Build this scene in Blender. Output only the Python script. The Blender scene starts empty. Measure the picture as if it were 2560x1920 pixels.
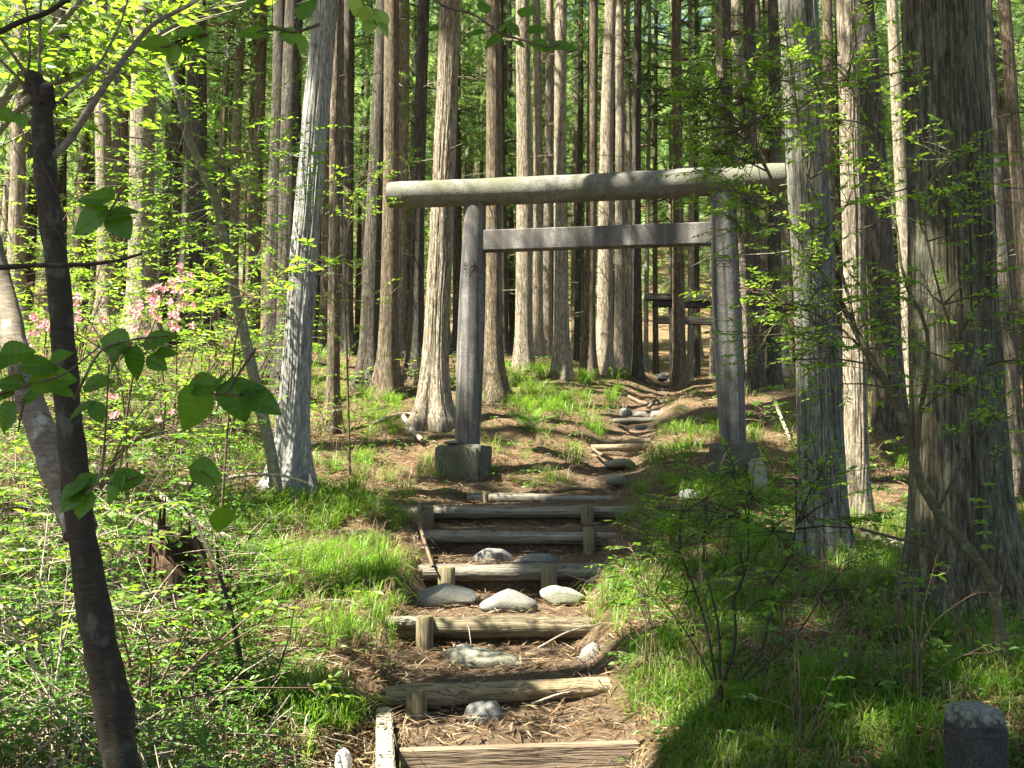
import bpy, math, time
import numpy as np
from mathutils import Vector
T0 = time.time()
sc = bpy.context.scene
COL = sc.collection

# ------------------------------------------------------------------ camera
F = 2512.0                      # focal length in photo pixels (photo 2560 x 1920)
PITCH = math.radians(5.5)
EYE = 1.6
cam_d = bpy.data.cameras.new("camera")
cam = bpy.data.objects.new("camera", cam_d); COL.objects.link(cam)
cam_d.sensor_width = 36; cam_d.lens = 36 * F / 2560
cam_d.clip_start = 0.05; cam_d.clip_end = 2000
cam.location = (0, 0, EYE); cam.rotation_euler = (math.pi / 2 + PITCH, 0, 0)
sc.camera = cam
# ------------------------------------------------------------------ light
SUN_EL = math.radians(57); SUN_AZ = math.radians(66)     # azimuth: to the left of straight behind the camera
S = np.array([-math.cos(SUN_EL) * math.sin(SUN_AZ), -math.cos(SUN_EL) * math.cos(SUN_AZ), math.sin(SUN_EL)])
w = bpy.data.worlds.new("World"); sc.world = w; w.use_nodes = True
nt = w.node_tree
sky = nt.nodes.new("ShaderNodeTexSky"); sky.sky_type = 'NISHITA'; sky.sun_disc = False
sky.sun_elevation = SUN_EL; sky.sun_rotation = math.atan2(S[0], S[1])
nt.links.new(sky.outputs[0], nt.nodes["Background"].inputs[0])
nt.nodes["Background"].inputs[1].default_value = 0.064
sl = bpy.data.lights.new("sun", 'SUN'); sl.energy = 5.0; sl.angle = math.radians(0.53); sl.color = (1, .95, .86)
so = bpy.data.objects.new("sun", sl); COL.objects.link(so)
so.rotation_euler = Vector(S).to_track_quat('Z', 'Y').to_euler(); so.location = (-8, -6, 30)
vs = sc.view_settings
vs.view_transform = 'Standard'; vs.look = 'None'; vs.gamma = 1; vs.exposure = 2.55
vs.use_white_balance = True; vs.white_balance_temperature = 7100; vs.white_balance_tint = 4
sc.cycles.max_bounces = 8; sc.cycles.diffuse_bounces = 4; sc.cycles.transmission_bounces = 4

# ------------------------------------------------------------------ helpers
def P(px, py, d):
    """point seen at photo pixel (px,py) at distance d in front of the camera (world y = d)"""
    px = np.asarray(px, float); py = np.asarray(py, float); d = np.asarray(d, float)
    u = (px - 1280) / F; v = (960 - py) / F
    dy = math.cos(PITCH) - v * math.sin(PITCH); dz = math.sin(PITCH) + v * math.cos(PITCH)
    return np.stack(np.broadcast_arrays(u / dy * d, d, EYE + dz / dy * d), -1)

def nrm(a): return a / np.maximum(np.linalg.norm(a, axis=-1, keepdims=True), 1e-9)

def lattice(seed, n=256): return np.random.default_rng(seed).random((n, n))
_L = {}
def vnoise(x, y, seed=0):
    if seed not in _L: _L[seed] = lattice(seed)
    L = _L[seed]; xi = np.floor(x).astype(int); yi = np.floor(y).astype(int)
    fx = x - xi; fy = y - yi; fx = fx * fx * (3 - 2 * fx); fy = fy * fy * (3 - 2 * fy)
    a = L[xi & 255, yi & 255]; b = L[(xi + 1) & 255, yi & 255]; c = L[xi & 255, (yi + 1) & 255]; d = L[(xi + 1) & 255, (yi + 1) & 255]
    return (a * (1 - fx) + b * fx) * (1 - fy) + (c * (1 - fx) + d * fx) * fy - .5
def fbm(x, y, seed=0, o=4):
    s = 0; a = 1
    for i in range(o): s = s + a * vnoise(x * 2 ** i + 17.3 * i, y * 2 ** i + 5.1 * i, seed + i); a *= .5
    return s

def mesh(name, parts, mats, parent=None, loc=None):
    """parts: list of (V, F, mat_index, smooth, rnd) ; all faces of one part have the same vertex count"""
    Vs = []; rn = []; loops = []; tot = []; mi = []; sm = []; off = 0
    for p in parts:
        V, Fa, m, s = p[:4]; V = np.asarray(V, float).reshape(-1, 3); Fa = np.asarray(Fa, int)
        if len(Fa) == 0: continue
        Vs.append(V); rn.append(p[4] if len(p) > 4 and p[4] is not None else np.full(len(V), .5))
        loops.append((Fa + off).ravel()); tot.append(np.full(len(Fa), Fa.shape[1])); mi.append(np.full(len(Fa), m)); sm.append(np.full(len(Fa), s, bool))
        off += len(V)
    V = np.concatenate(Vs); lp = np.concatenate(loops); tt = np.concatenate(tot)
    me = bpy.data.meshes.new(name)
    me.vertices.add(len(V)); me.vertices.foreach_set("co", V.ravel().astype(np.float32))
    me.loops.add(len(lp)); me.loops.foreach_set("vertex_index", lp.astype(np.int32))
    me.polygons.add(len(tt)); me.polygons.foreach_set("loop_start", (np.cumsum(tt) - tt).astype(np.int32))
    me.polygons.foreach_set("material_index", np.concatenate(mi).astype(np.int32))
    me.polygons.foreach_set("use_smooth", np.concatenate(sm))
    a = me.attributes.new("rnd", 'FLOAT', 'POINT'); a.data.foreach_set("value", np.concatenate(rn).astype(np.float32))
    for m in mats: me.materials.append(m)
    me.update(calc_edges=True)
    o = bpy.data.objects.new(name, me); COL.objects.link(o)
    if parent is not None: o.parent = parent
    if loc is not None: o.location = loc
    return o
def tag(o, label=None, cat=None, group=None, kind=None):
    if label: o["label"] = label
    if cat: o["category"] = cat
    if group: o["group"] = group
    if kind: o["kind"] = kind
    return o
def thing(name, label, cat, loc, group=None):
    o = bpy.data.objects.new(name, None); COL.objects.link(o); o.location = tuple(map(float, loc)); o.empty_display_size = .2
    return tag(o, label, cat, group)
def child(name, parts, mats, parent):
    """parts in WORLD coordinates; re-expressed in the parent's frame"""
    l = np.array(parent.location); q = [(np.asarray(p[0], float).reshape(-1, 3) - l,) + tuple(p[1:]) for p in parts]
    return mesh(name, q, mats, parent)

def frames(pts):
    pts = np.asarray(pts, float); t = nrm(np.gradient(pts, axis=0))
    up = np.array([0, 0, 1.]) if abs(t[0][2]) < .8 else np.array([0, 1., 0])
    X = []; x = nrm(np.cross(up, t[0]))
    for k in range(len(pts)):
        x = nrm(x - t[k] * np.dot(x, t[k])); X.append(x)
    X = np.array(X); return X, np.cross(t, X)
def spline(pts, n):
    """Catmull-Rom through pts (k columns)"""
    pts = np.asarray(pts, float); m = len(pts)
    if m < 3: t = np.linspace(0, 1, n)[:, None]; return pts[0] * (1 - t) + pts[-1] * t
    q = np.vstack([2 * pts[0] - pts[1], pts, 2 * pts[-1] - pts[-2]])
    t = np.linspace(0, m - 1 - 1e-6, n); i = t.astype(int); f = (t - i)[:, None]
    a, b, c, d = q[i], q[i + 1], q[i + 2], q[i + 3]
    return .5 * (2 * b + (c - a) * f + (2 * a - 5 * b + 4 * c - d) * f ** 2 + (3 * b - a - 3 * c + d) * f ** 3)
def tube(pts, r, sides=6, mat=0, rough=0, seed=0, caps=True, smooth=True):
    pts = np.asarray(pts, float); n = len(pts); r = np.broadcast_to(np.asarray(r, float), (n,))
    X, Y = frames(pts); th = np.linspace(0, 2 * math.pi, sides, endpoint=False)
    rr = r[:, None] * np.ones(sides)
    if rough: rr = rr * (1 + rough * 2 * fbm(np.arange(n)[:, None] * .9 + 0 * th, 3 * np.cos(th) + 7 + seed, seed + 3, 3))
    V = pts[:, None] + rr[..., None] * (np.cos(th)[None, :, None] * X[:, None] + np.sin(th)[None, :, None] * Y[:, None])
    i = np.arange(n - 1)[:, None]; j = np.arange(sides)[None]; j2 = (j + 1) % sides
    Fq = np.stack(np.broadcast_arrays(i * sides + j, i * sides + j2, (i + 1) * sides + j2, (i + 1) * sides + j), -1).reshape(-1, 4)
    out = [(V.reshape(-1, 3), Fq, mat, smooth)]
    if caps:
        for k in (0, n - 1):
            W = np.vstack([V[k], pts[k]]); jj = np.arange(sides); a, b = jj, (jj + 1) % sides
            Ft = np.stack([b, a, np.full(sides, sides)], -1) if k == 0 else np.stack([a, b, np.full(sides, sides)], -1)
            out.append((W, Ft, mat, False))
    return out
def many_tubes(A, B, r0, r1, mat=0, mid=None, rnd=None):
    """many thin 3-sided twigs from A to B through mid, vectorised"""
    A = np.asarray(A, float).reshape(-1, 3); B = np.asarray(B, float).reshape(-1, 3); n = len(A)
    mid = (A + B) / 2 if mid is None else mid
    t = nrm(B - A); x = nrm(np.cross(t, np.array([.3, .5, .81]))); y = np.cross(t, x)
    r0 = np.broadcast_to(r0, (n,)); r1 = np.broadcast_to(r1, (n,))
    V = []
    for c, r in ((A, r0), (mid, (r0 + r1) / 2), (B, r1)):
        for k in range(3):
            a = 2 * math.pi * k / 3; V.append(c + r[:, None] * (math.cos(a) * x + math.sin(a) * y))
    V = np.stack(V, 1).reshape(-1, 3); base = np.arange(n)[:, None, None] * 9
    fc = []
    for s in (0, 3):
        for k in range(3): fc.append([s + k, s + (k + 1) % 3, s + 3 + (k + 1) % 3, s + 3 + k])
    Fq = (base + np.array(fc)[None]).reshape(-1, 4)
    return (V, Fq, mat, True, None if rnd is None else np.repeat(rnd, 9))
def place(T, TF, C, X, N, s, mat=0, rnd=None, smooth=False):
    """instances of template T (m,3) with faces TF at C, length axis X, normal N, size s"""
    X = nrm(X); N = nrm(N - X * np.sum(N * X, -1, keepdims=True)); Y = np.cross(N, X); s = np.broadcast_to(s, (len(C),))
    V = C[:, None] + s[:, None, None] * (T[None, :, 0, None] * X[:, None] + T[None, :, 1, None] * Y[:, None] + T[None, :, 2, None] * N[:, None])
    Fa = (np.arange(len(C))[:, None, None] * len(T) + TF[None]).reshape(-1, TF.shape[1])
    return (V.reshape(-1, 3), Fa, mat, smooth, None if rnd is None else np.repeat(rnd, len(T)))
def box(c, sx, sy, sz, ax=None, mat=0, bev=0.0):
    """box centred c; ax = 3x3 rows; bevelled outline along z"""
    ax = np.eye(3) if ax is None else np.asarray(ax); b = bev
    hx, hy, hz = sx / 2, sy / 2, sz / 2
    if b <= 0: b = 1e-4
    ring = [(-hx + b, -hy), (hx - b, -hy), (hx, -hy + b), (hx, hy - b), (hx - b, hy), (-hx + b, hy), (-hx, hy - b), (-hx, -hy + b)]
    V = []
    for z, ins in ((-hz, b), (-hz + b, 0), (hz - b, 0), (hz, b)):
        for x, y in ring: V.append((x * (1 - ins / hx), y * (1 - ins / hy), z))
    V = np.array(V) @ ax + np.asarray(c)
    Fq = []
    for k in range(3):
        for j in range(8): Fq.append((k * 8 + j, k * 8 + (j + 1) % 8, (k + 1) * 8 + (j + 1) % 8, (k + 1) * 8 + j))
    return [(V, Fq, mat, False), (V, [tuple(range(7, -1, -1)), tuple(range(24, 32))], mat, False)]

# ------------------------------------------------------------------ materials
class NT:
    def __init__(s, name):
        s.m = bpy.data.materials.new(name); s.m.use_nodes = True; s.t = s.m.node_tree; s.t.nodes.clear()
        s.out = s.n("ShaderNodeOutputMaterial")
    def n(s, ty, **kw):
        o = s.t.nodes.new(ty)
        for k, v in kw.items(): setattr(o, k, v)
        return o
    def l(s, a, b): s.t.links.new(a, b)
    def coord(s, scale=(1, 1, 1), kind="Object"):
        c = s.n("ShaderNodeTexCoord"); m = s.n("ShaderNodeMapping"); s.l(c.outputs[kind], m.inputs[0]); m.inputs["Scale"].default_value = scale; return m.outputs[0]
    def noise(s, vec, sc_, det=5, rough=.6, dist=0):
        x = s.n("ShaderNodeTexNoise"); s.l(vec, x.inputs["Vector"]); x.inputs["Scale"].default_value = sc_; x.inputs["Detail"].default_value = det
        x.inputs["Roughness"].default_value = rough; x.inputs["Distortion"].default_value = dist; return x.outputs[0]
    def voro(s, vec, sc_, feature='F1'):
        x = s.n("ShaderNodeTexVoronoi", feature=feature); s.l(vec, x.inputs["Vector"]); x.inputs["Scale"].default_value = sc_; return x.outputs[0]
    def ramp(s, fac, stops):
        r = s.n("ShaderNodeValToRGB"); s.l(fac, r.inputs[0]); e = r.color_ramp.elements
        while len(e) < len(stops): e.new(.5)
        for k, (p, c) in enumerate(stops): e[k].position = p; e[k].color = (*c, 1) if len(c) == 3 else c
        return r.outputs[0]
    def mix(s, fac, a, b, mode='MIX'):
        x = s.n("ShaderNodeMix", data_type='RGBA', blend_type=mode)
        for v, i in ((fac, 0), (a, 6), (b, 7)):
            if hasattr(v, "is_output") or isinstance(v, bpy.types.NodeSocket): s.l(v, x.inputs[i])
            elif i == 0: x.inputs[0].default_value = v
            else: x.inputs[i].default_value = (*v, 1)
        return x.outputs[2]
    def math(s, op, a, b=0.0):
        x = s.n("ShaderNodeMath", operation=op)
        for v, i in ((a, 0), (b, 1)):
            if isinstance(v, bpy.types.NodeSocket): s.l(v, x.inputs[i])
            else: x.inputs[i].default_value = v
        return x.outputs[0]
    def bump(s, h, strength=.5, dist=.02):
        b = s.n("ShaderNodeBump"); s.l(h, b.inputs["Height"]); b.inputs["Strength"].default_value = strength; b.inputs["Distance"].default_value = dist; return b.outputs[0]
    def pbr(s, col, rough=.85, bump=None, spec=.3):
        p = s.n("ShaderNodeBsdfPrincipled")
        if isinstance(col, bpy.types.NodeSocket): s.l(col, p.inputs["Base Color"])
        else: p.inputs["Base Color"].default_value = (*col, 1)
        p.inputs["Roughness"].default_value = rough; p.inputs["Specular IOR Level"].default_value = spec
        if bump is not None: s.l(bump, p.inputs["Normal"])
        s.l(p.outputs[0], s.out.inputs[0]); return s.m

def bark(name, dark, mid, light, moss=None, vs_=1.1, hs=16, flake=.5, strength=.9, patch=None):
    t = NT(name); v = t.coord((hs * 2.3, hs * 2.3, vs_ * 1.7)); ridge = t.noise(v, 1.0, 8, .62, .5)
    ridge = t.math('ADD', t.math('MULTIPLY', ridge, .75), t.math('MULTIPLY', t.noise(t.coord((hs, hs, vs_)), 1.0, 3, .6, .4), .25))
    v2 = t.coord((9, 9, 3)); fl = t.noise(v2, 2.2, 6, .75, 1.2)
    v4 = t.coord((26, 26, 6)); fk = t.voro(v4, 1.0)
    h = t.math('ADD', ridge, t.math('MULTIPLY', fl, flake)); h = t.math('ADD', h, t.math('MULTIPLY', fk, -.25 * flake))
    c = t.ramp(h, [(.50 + .10 * flake, dark), (.57 + .25 * flake, mid), (.82 + .25 * flake, light)])
    v3 = t.coord((4, 4, .5)); big = t.noise(v3, 1.3, 6, .7, .3)
    if patch: c = t.mix(t.ramp(big, [(.42, (0, 0, 0)), (.62, (1, 1, 1))]), c, t.mix(.5, c, patch))
    if moss: c = t.mix(t.ramp(t.noise(t.coord((11, 11, 1.6)), 1.2, 6, .75), [(.50, (0, 0, 0)), (.66, (.7, .7, .7))]), c, moss)
    ck = t.math('ABSOLUTE', t.math('SUBTRACT', t.noise(t.coord((hs * 2.0, hs * 2.0, vs_ * 1.3)), 1.0, 4, .6, .25), .5))
    ck2 = t.math('ABSOLUTE', t.math('SUBTRACT', t.noise(t.coord((hs * 1.1, hs * 1.1, vs_ * 2.6 + flake * 3)), 1.0, 5, .65, .4), .5))
    cm = t.math('MULTIPLY', t.ramp(ck, [(.0, (.15,) * 3), (.028, (1,) * 3)]), t.ramp(ck2, [(.0, (.45,) * 3), (.025, (1,) * 3)]))
    c = t.mix(cm, t.mix(.8, c, tuple(np.array(dark) * .8)), c); h = t.math('ADD', h, t.math('MULTIPLY', cm, .35))
    c = t.mix(t.ramp(t.noise(t.coord((40, 40, 12)), 1.0, 2), [(.35, (.55, .55, .55)), (.65, (1, 1, 1))]), (0, 0, 0), c, 'MIX')
    return t.pbr(c, .9, t.bump(h, strength, .035), .2)
M = {}
M['silver'] = bark("bark_silver", (.22, .205, .185), (.42, .42, .41), (.56, .57, .57), None, .75, 15, .25, .7, (.44, .45, .46))
M['silver2'] = bark("bark_bluegrey", (.11, .10, .08), (.27, .275, .24), (.41, .43, .40), (.22, .27, .23), .8, 17, .3, .8, (.33, .28, .21))
M['mossy'] = bark("bark_mossy", (.065, .052, .034), (.165, .145, .095), (.26, .245, .17), (.15, .165, .09), .7, 19, .2, .8, (.20, .22, .175))
M['pale'] = bark("bark_pale", (.13, .095, .06), (.34, .28, .21), (.52, .46, .38), None, 1.4, 15, .9, .9, (.40, .36, .28))
M['brown'] = bark("bark_brown", (.06, .04, .027), (.20, .15, .105), (.36, .29, .22), (.13, .13, .07), 1.2, 15, .7, .9, (.24, .2, .15))
M['dark'] = bark("bark_dark", (.035, .027, .02), (.11, .09, .068), (.22, .19, .15), (.13, .15, .12), 1.1, 15, .5, .9, (.16, .15, .13))
def smoothbark(name, a, b, lich):
    t = NT(name); n = t.noise(t.coord((9, 9, 40)), 2.0, 6, .7); c = t.ramp(n, [(.35, a), (.65, b)])
    c = t.mix(t.ramp(t.noise(t.coord((7, 7, 5)), 1.4, 4, .6), [(.58, (0, 0, 0)), (.66, (1, 1, 1))]), c, lich)
    return t.pbr(c, .8, t.bump(n, .5, .01), .3)
M['cherry'] = smoothbark("bark_cherry", (.020, .015, .010), (.042, .033, .023), (.075, .07, .055))
M['palebark'] = smoothbark("bark_pale_grey", (.085, .068, .05), (.21, .175, .135), (.33, .31, .26))
M['sapling'] = smoothbark("bark_sapling", (.10, .095, .06), (.20, .19, .13), (.30, .31, .25))
M['shrubbark'] = smoothbark('bark_shrub', (.05, .045, .025), (.11, .10, .055), (.14, .15, .09))
M['twig'] = smoothbark("twig_bark", (.07, .045, .028), (.15, .105, .07), (.2, .17, .12))

def leafmat(name, c0, c1, tr0, tr1, gloss=.05, grough=.5, vein=False):
    gloss *= .55
    t = NT(name); a = t.n("ShaderNodeAttribute", attribute_name="rnd"); r = a.outputs["Fac"]
    col = t.mix(r, c0, c1); tc = t.mix(r, tr0, tr1)
    if vein:
        nz = t.ramp(t.noise(t.coord((1, 1, 1)), 60, 3), [(.35, (.8, .8, .8)), (.65, (1.1, 1.1, 1.1))]); col = t.mix(1, col, nz, 'MULTIPLY')
    d = t.n("ShaderNodeBsdfDiffuse"); t.l(col, d.inputs[0]); tl = t.n("ShaderNodeBsdfTranslucent"); t.l(tc, tl.inputs[0])
    m1 = t.n("ShaderNodeMixShader"); m1.inputs[0].default_value = .45; t.l(d.outputs[0], m1.inputs[1]); t.l(tl.outputs[0], m1.inputs[2])
    g = t.n("ShaderNodeBsdfGlossy"); g.inputs["Roughness"].default_value = grough; g.inputs[0].default_value = (1, 1, 1, 1)
    m2 = t.n("ShaderNodeMixShader"); m2.inputs[0].default_value = gloss; t.l(m1.outputs[0], m2.inputs[1]); t.l(g.outputs[0], m2.inputs[2])
    t.l(m2.outputs[0], t.out.inputs[0]); return t.m
M['cedar'] = leafmat("cedar_needles", (.045, .09, .04), (.10, .17, .075), (.10, .21, .05), (.20, .36, .09), .06, .45)
M['farcedar'] = leafmat("far_cedar_needles", (.08, .15, .05), (.16, .25, .09), (.20, .36, .08), (.34, .52, .14), .06, .5)
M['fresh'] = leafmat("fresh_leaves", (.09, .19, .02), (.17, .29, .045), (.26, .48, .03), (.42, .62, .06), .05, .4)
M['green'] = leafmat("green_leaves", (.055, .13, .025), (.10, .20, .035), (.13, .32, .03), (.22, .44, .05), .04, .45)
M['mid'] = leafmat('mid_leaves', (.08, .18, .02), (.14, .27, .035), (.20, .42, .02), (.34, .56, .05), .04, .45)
M['bigleaf'] = leafmat("broad_leaves", (.045, .12, .02), (.10, .21, .025), (.10, .30, .015), (.28, .50, .03), .03, .4, True)
M['grass'] = leafmat("grass_blades", (.06, .14, .012), (.15, .26, .025), (.14, .34, .02), (.30, .50, .05), .03, .4)
M['drygrass'] = leafmat("dry_blades", (.19, .13, .075), (.42, .33, .21), (.22, .16, .09), (.40, .3, .2), .02, .5)
M['litter'] = leafmat("litter_needles", (.13, .068, .036), (.50, .36, .23), (.06, .03, .015), (.16, .1, .05), .02, .5)
M['petal'] = leafmat("pink_petals", (.62, .22, .27), (.85, .58, .58), (.7, .25, .3), (.85, .5, .5), .02, .5)
M['fern'] = leafmat("fern_fronds", (.06, .15, .03), (.12, .24, .05), (.15, .34, .04), (.28, .48, .08), .04, .4)

def stone(name, a, b, c, streak=0, moss=None, mosspos=None, spk=.75):
    t = NT(name); n = t.noise(t.coord(), 7, 8, .7); sp = t.noise(t.coord(), 70, 3, .7)
    col = t.ramp(n, [(.3, a), (.55, b), (.8, c)])
    col = t.mix(t.ramp(sp, [(.38, (.45, .45, .45)), (.6, (1.15, 1.15, 1.15))]), (0, 0, 0), col) if False else t.mix(spk, col, t.ramp(sp, [(.36, (.3, .3, .3)), (.5, (.75, .75, .75)), (.68, (1.25, 1.25, 1.25))]), 'MULTIPLY')
    if streak:
        st = t.noise(t.coord((7, 7, .35)), 1.6, 4, .55, .3)
        col = t.mix(t.ramp(st, [(.47, (0, 0, 0)), (.57, (streak,) * 3)]), col, (.05, .042, .046))
    if moss: col = t.mix(t.ramp(t.noise(t.coord(), 2.3, 6, .65), [(.45, (0, 0, 0)), (.65, (.85, .85, .85))]), col, moss)
    h = t.math('ADD', t.math('MULTIPLY', n, .7), sp)
    return t.pbr(col, .85, t.bump(h, .6, .012), .3)
M['granite'] = stone("torii_granite", (.10, .096, .09), (.18, .176, .165), (.27, .26, .25), .8)
M['lintel'] = stone("lintel_granite", (.10, .098, .088), (.19, .185, .168), (.28, .275, .25), 0, (.10, .105, .06))
M['tiebeam'] = stone("tie_beam_granite", (.22, .2, .2), (.36, .33, .33), (.48, .45, .45))
# tie beam gets soft dark weather bands across it
_t = M['tiebeam'].node_tree
M['footing'] = stone("footing_concrete", (.06, .056, .048), (.11, .105, .09), (.19, .18, .16), 0, (.07, .075, .045))
M['rock'] = stone("path_rock", (.10, .10, .10), (.17, .17, .168), (.25, .245, .235), 0, (.12, .105, .075), spk=.3)
M['rock2'] = stone("slab_rock", (.16, .155, .125), (.25, .24, .19), (.30, .29, .23), 0, (.08, .09, .05), spk=.35)
M['marker'] = stone("marker_stone", (.022, .02, .02), (.05, .045, .043), (.09, .085, .08), 0)
M['whiterock'] = stone("white_rock", (.45, .44, .42), (.6, .6, .58), (.75, .75, .73), 0)
M['carve'] = NT("carved_groove").pbr((.03, .028, .026), .9)
def wood(name, a, b, c, axis=0, green=None):
    t = NT(name); s = [18, 18, 18]; s[axis] = .9
    g = t.noise(t.coord(tuple(s)), 1.2, 7, .65, .3); big = t.noise(t.coord(), 2.5, 4, .6)
    col = t.ramp(g, [(.34, a), (.55, b), (.75, c)])
    col = t.mix(t.ramp(big, [(.4, (0, 0, 0)), (.62, (.7, .7, .7))]), col, tuple(np.array(b) * .62))
    if green: col = t.mix(t.ramp(t.noise(t.coord(), 4, 4, .6), [(.5, (0, 0, 0)), (.7, (.7, .7, .7))]), col, green)
    s2 = [60, 60, 60]; s2[axis] = 1.2
    cr = t.math('ABSOLUTE', t.math('SUBTRACT', t.noise(t.coord(tuple(np.array(s2) * .45)), 1.0, 4, .55, .3), .5)); cr = t.math('MULTIPLY', cr, 9)
    col = t.mix(t.ramp(cr, [(.06, (.9, .9, .9)), (.22, (0, 0, 0))]), col, tuple(np.array(a) * .35))
    return t.pbr(col, .85, t.bump(t.math('ADD', g, t.math('MULTIPLY', cr, .5)), .5, .012), .25)
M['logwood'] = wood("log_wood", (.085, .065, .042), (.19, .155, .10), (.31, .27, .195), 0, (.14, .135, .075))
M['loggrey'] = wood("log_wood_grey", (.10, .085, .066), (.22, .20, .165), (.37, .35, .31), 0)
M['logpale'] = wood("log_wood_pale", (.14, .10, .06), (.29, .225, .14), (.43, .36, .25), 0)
M['stake'] = wood("stake_wood", (.11, .085, .052), (.22, .175, .11), (.33, .28, .19), 2, (.13, .125, .07))
M['plank'] = wood("plank_wood", (.50, .44, .33), (.43, .37, .27), (.52, .47, .36), 1)
M['plankx'] = wood("timber_wood", (.13, .095, .065), (.22, .165, .12), (.32, .25, .18), 0)
M['oldwood'] = wood("dark_gate_wood", (.022, .019, .016), (.045, .04, .036), (.10, .095, .088), 0)
M['rot'] = wood("rotten_wood", (.02, .012, .008), (.075, .042, .024), (.19, .13, .07), 2)
M['orange'] = wood("cut_wood", (.28, .13, .04), (.45, .22, .07), (.55, .32, .13), 2)
M['deadtwig'] = wood("dead_twig", (.22, .17, .13), (.40, .33, .27), (.55, .48, .42), 2)

def groundmat():
    t = NT("forest_floor"); a = t.n("ShaderNodeAttribute", attribute_name="rnd"); r = a.outputs["Fac"]
    n = t.noise(t.coord(), 3.2, 8, .7); f = t.noise(t.coord((1, 1, 1)), 38, 8, .8)
    lit = t.ramp(f, [(.3, (.045, .028, .018)), (.5, (.16, .10, .06)), (.66, (.33, .23, .15)), (.8, (.50, .39, .28))])
    soil = t.ramp(f, [(.3, (.055, .04, .027)), (.55, (.16, .115, .078)), (.8, (.32, .25, .18))])
    grn = t.ramp(f, [(.3, (.02, .028, .01)), (.55, (.05, .075, .022)), (.8, (.12, .15, .05))])
    c = t.mix(r, soil, lit)
    c = t.mix(t.ramp(n, [(.47, (0, 0, 0)), (.62, (.75, .75, .75))]), c, t.mix(t.ramp(r, [(.25, (0, 0, 0)), (.5, (1, 1, 1))]), c, grn))
    h = t.math('ADD', t.math('MULTIPLY', n, .5), f)
    return t.pbr(c, .95, t.bump(h, .9, .05), .15)
M['ground'] = groundmat()

# ------------------------------------------------------------------ terrain
GC = [  # (px, py, distance) where the bare ground is seen
 (100,1950,3.9),(100,1700,5.0),(100,1500,6.4),(100,1250,9),(200,1050,12),(150,900,15),(357,862,16.5),(486,838,17.5),(265,850,20),(40,830,22),
 (400,1650,5.6),(420,1400,7.8),(450,1150,11),(580,1000,15),(600,912,22),(700,985,16),(640,1480,7.2),(620,1750,5.6),(722,1230,10.2),
 (860,1290,9.3),(900,1500,7.1),(880,1660,5.9),(860,1860,5.1),(820,1080,14.3),(950,1180,12),(930,950,17),(1040,960,17.5),(1000,1120,12.9),
 (1165,1192,11.95),(1082,1062,13.9),(1232,990,15.8),(1300,1150,12.6),(1350,1060,14.2),(1308,915,19.3),(1404,947,18),(1256,900,23),(1512,927,20.3),(1470,940,19.5),
 (1540,1215,11.8),(1520,1165,12.9),(1555,1125,13.8),(1600,1055,16),(1640,985,19),(1660,947,21.5),(1740,955,25),(1580,930,25),
 (1720,1105,13.2),(1700,1010,16),(1760,990,17.5),(1835,1172,11.35),(1893,968,19.5),(1957,945,26),(1950,1080,15),(1980,1200,12),
 (1640,1280,9.8),(1660,1480,7.2),(1600,1600,6.3),(1650,1760,5.5),(1700,1900,4.9),(2060,1400,8),(2145,1330,10.3),(2200,1230,12),(2225,1010,15),(2275,965,18),
 (2400,1525,6.3),(2150,1500,6.8),(2000,1650,5.6),(2300,1750,4.6),(2480,2120,3.75),(2540,1230,11.5),(2500,1050,16),
]
G = [P(*g) for g in GC]
for x, y, z in [(0,-6,-.1),(-8,-6,-.2),(8,-6,.2),(0,0,0),(0,2.5,0),(-3,1,0),(3,1,.15),(-9,3,.1),(-14,8,.6),(-16,18,3.4),(9,3,.6),(14,8,1.4),(16,18,3.2),
                (0,30,4.3),(-14,30,5.2),(14,30,4.4),(0,45,7.5),(-22,45,8),(22,45,7.5),(0,70,19),(-35,70,19),(35,70,19),(0,100,42),(-50,100,42),(50,100,42),(-45,20,5),(45,20,5),(-40,-10,0),(40,-10,0)]:
    G.append(np.array([x, y, z], float))
G = np.array(G)
def _K(a, b):
    r2 = ((a[:, None] - b[None]) ** 2).sum(-1); return .5 * r2 * np.log(r2 + 1e-9)
_n = len(G); _A = np.zeros((_n + 3, _n + 3)); _A[:_n, :_n] = _K(G[:, :2], G[:, :2]) + .35 * np.eye(_n)
_Pm = np.hstack([np.ones((_n, 1)), G[:, :2]]); _A[:_n, _n:] = _Pm; _A[_n:, :_n] = _Pm.T
_wt = np.linalg.solve(_A, np.concatenate([G[:, 2], np.zeros(3)]))
def tps(x, y):
    q = np.stack([np.ravel(x), np.ravel(y)], -1); out = np.empty(len(q))
    for s in range(0, len(q), 20000):
        c = q[s:s + 20000]; out[s:s + 20000] = _K(c, G[:, :2]) @ _wt[:_n] + _wt[_n] + c @ _wt[_n + 1:]
    return out.reshape(np.shape(x))
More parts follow.
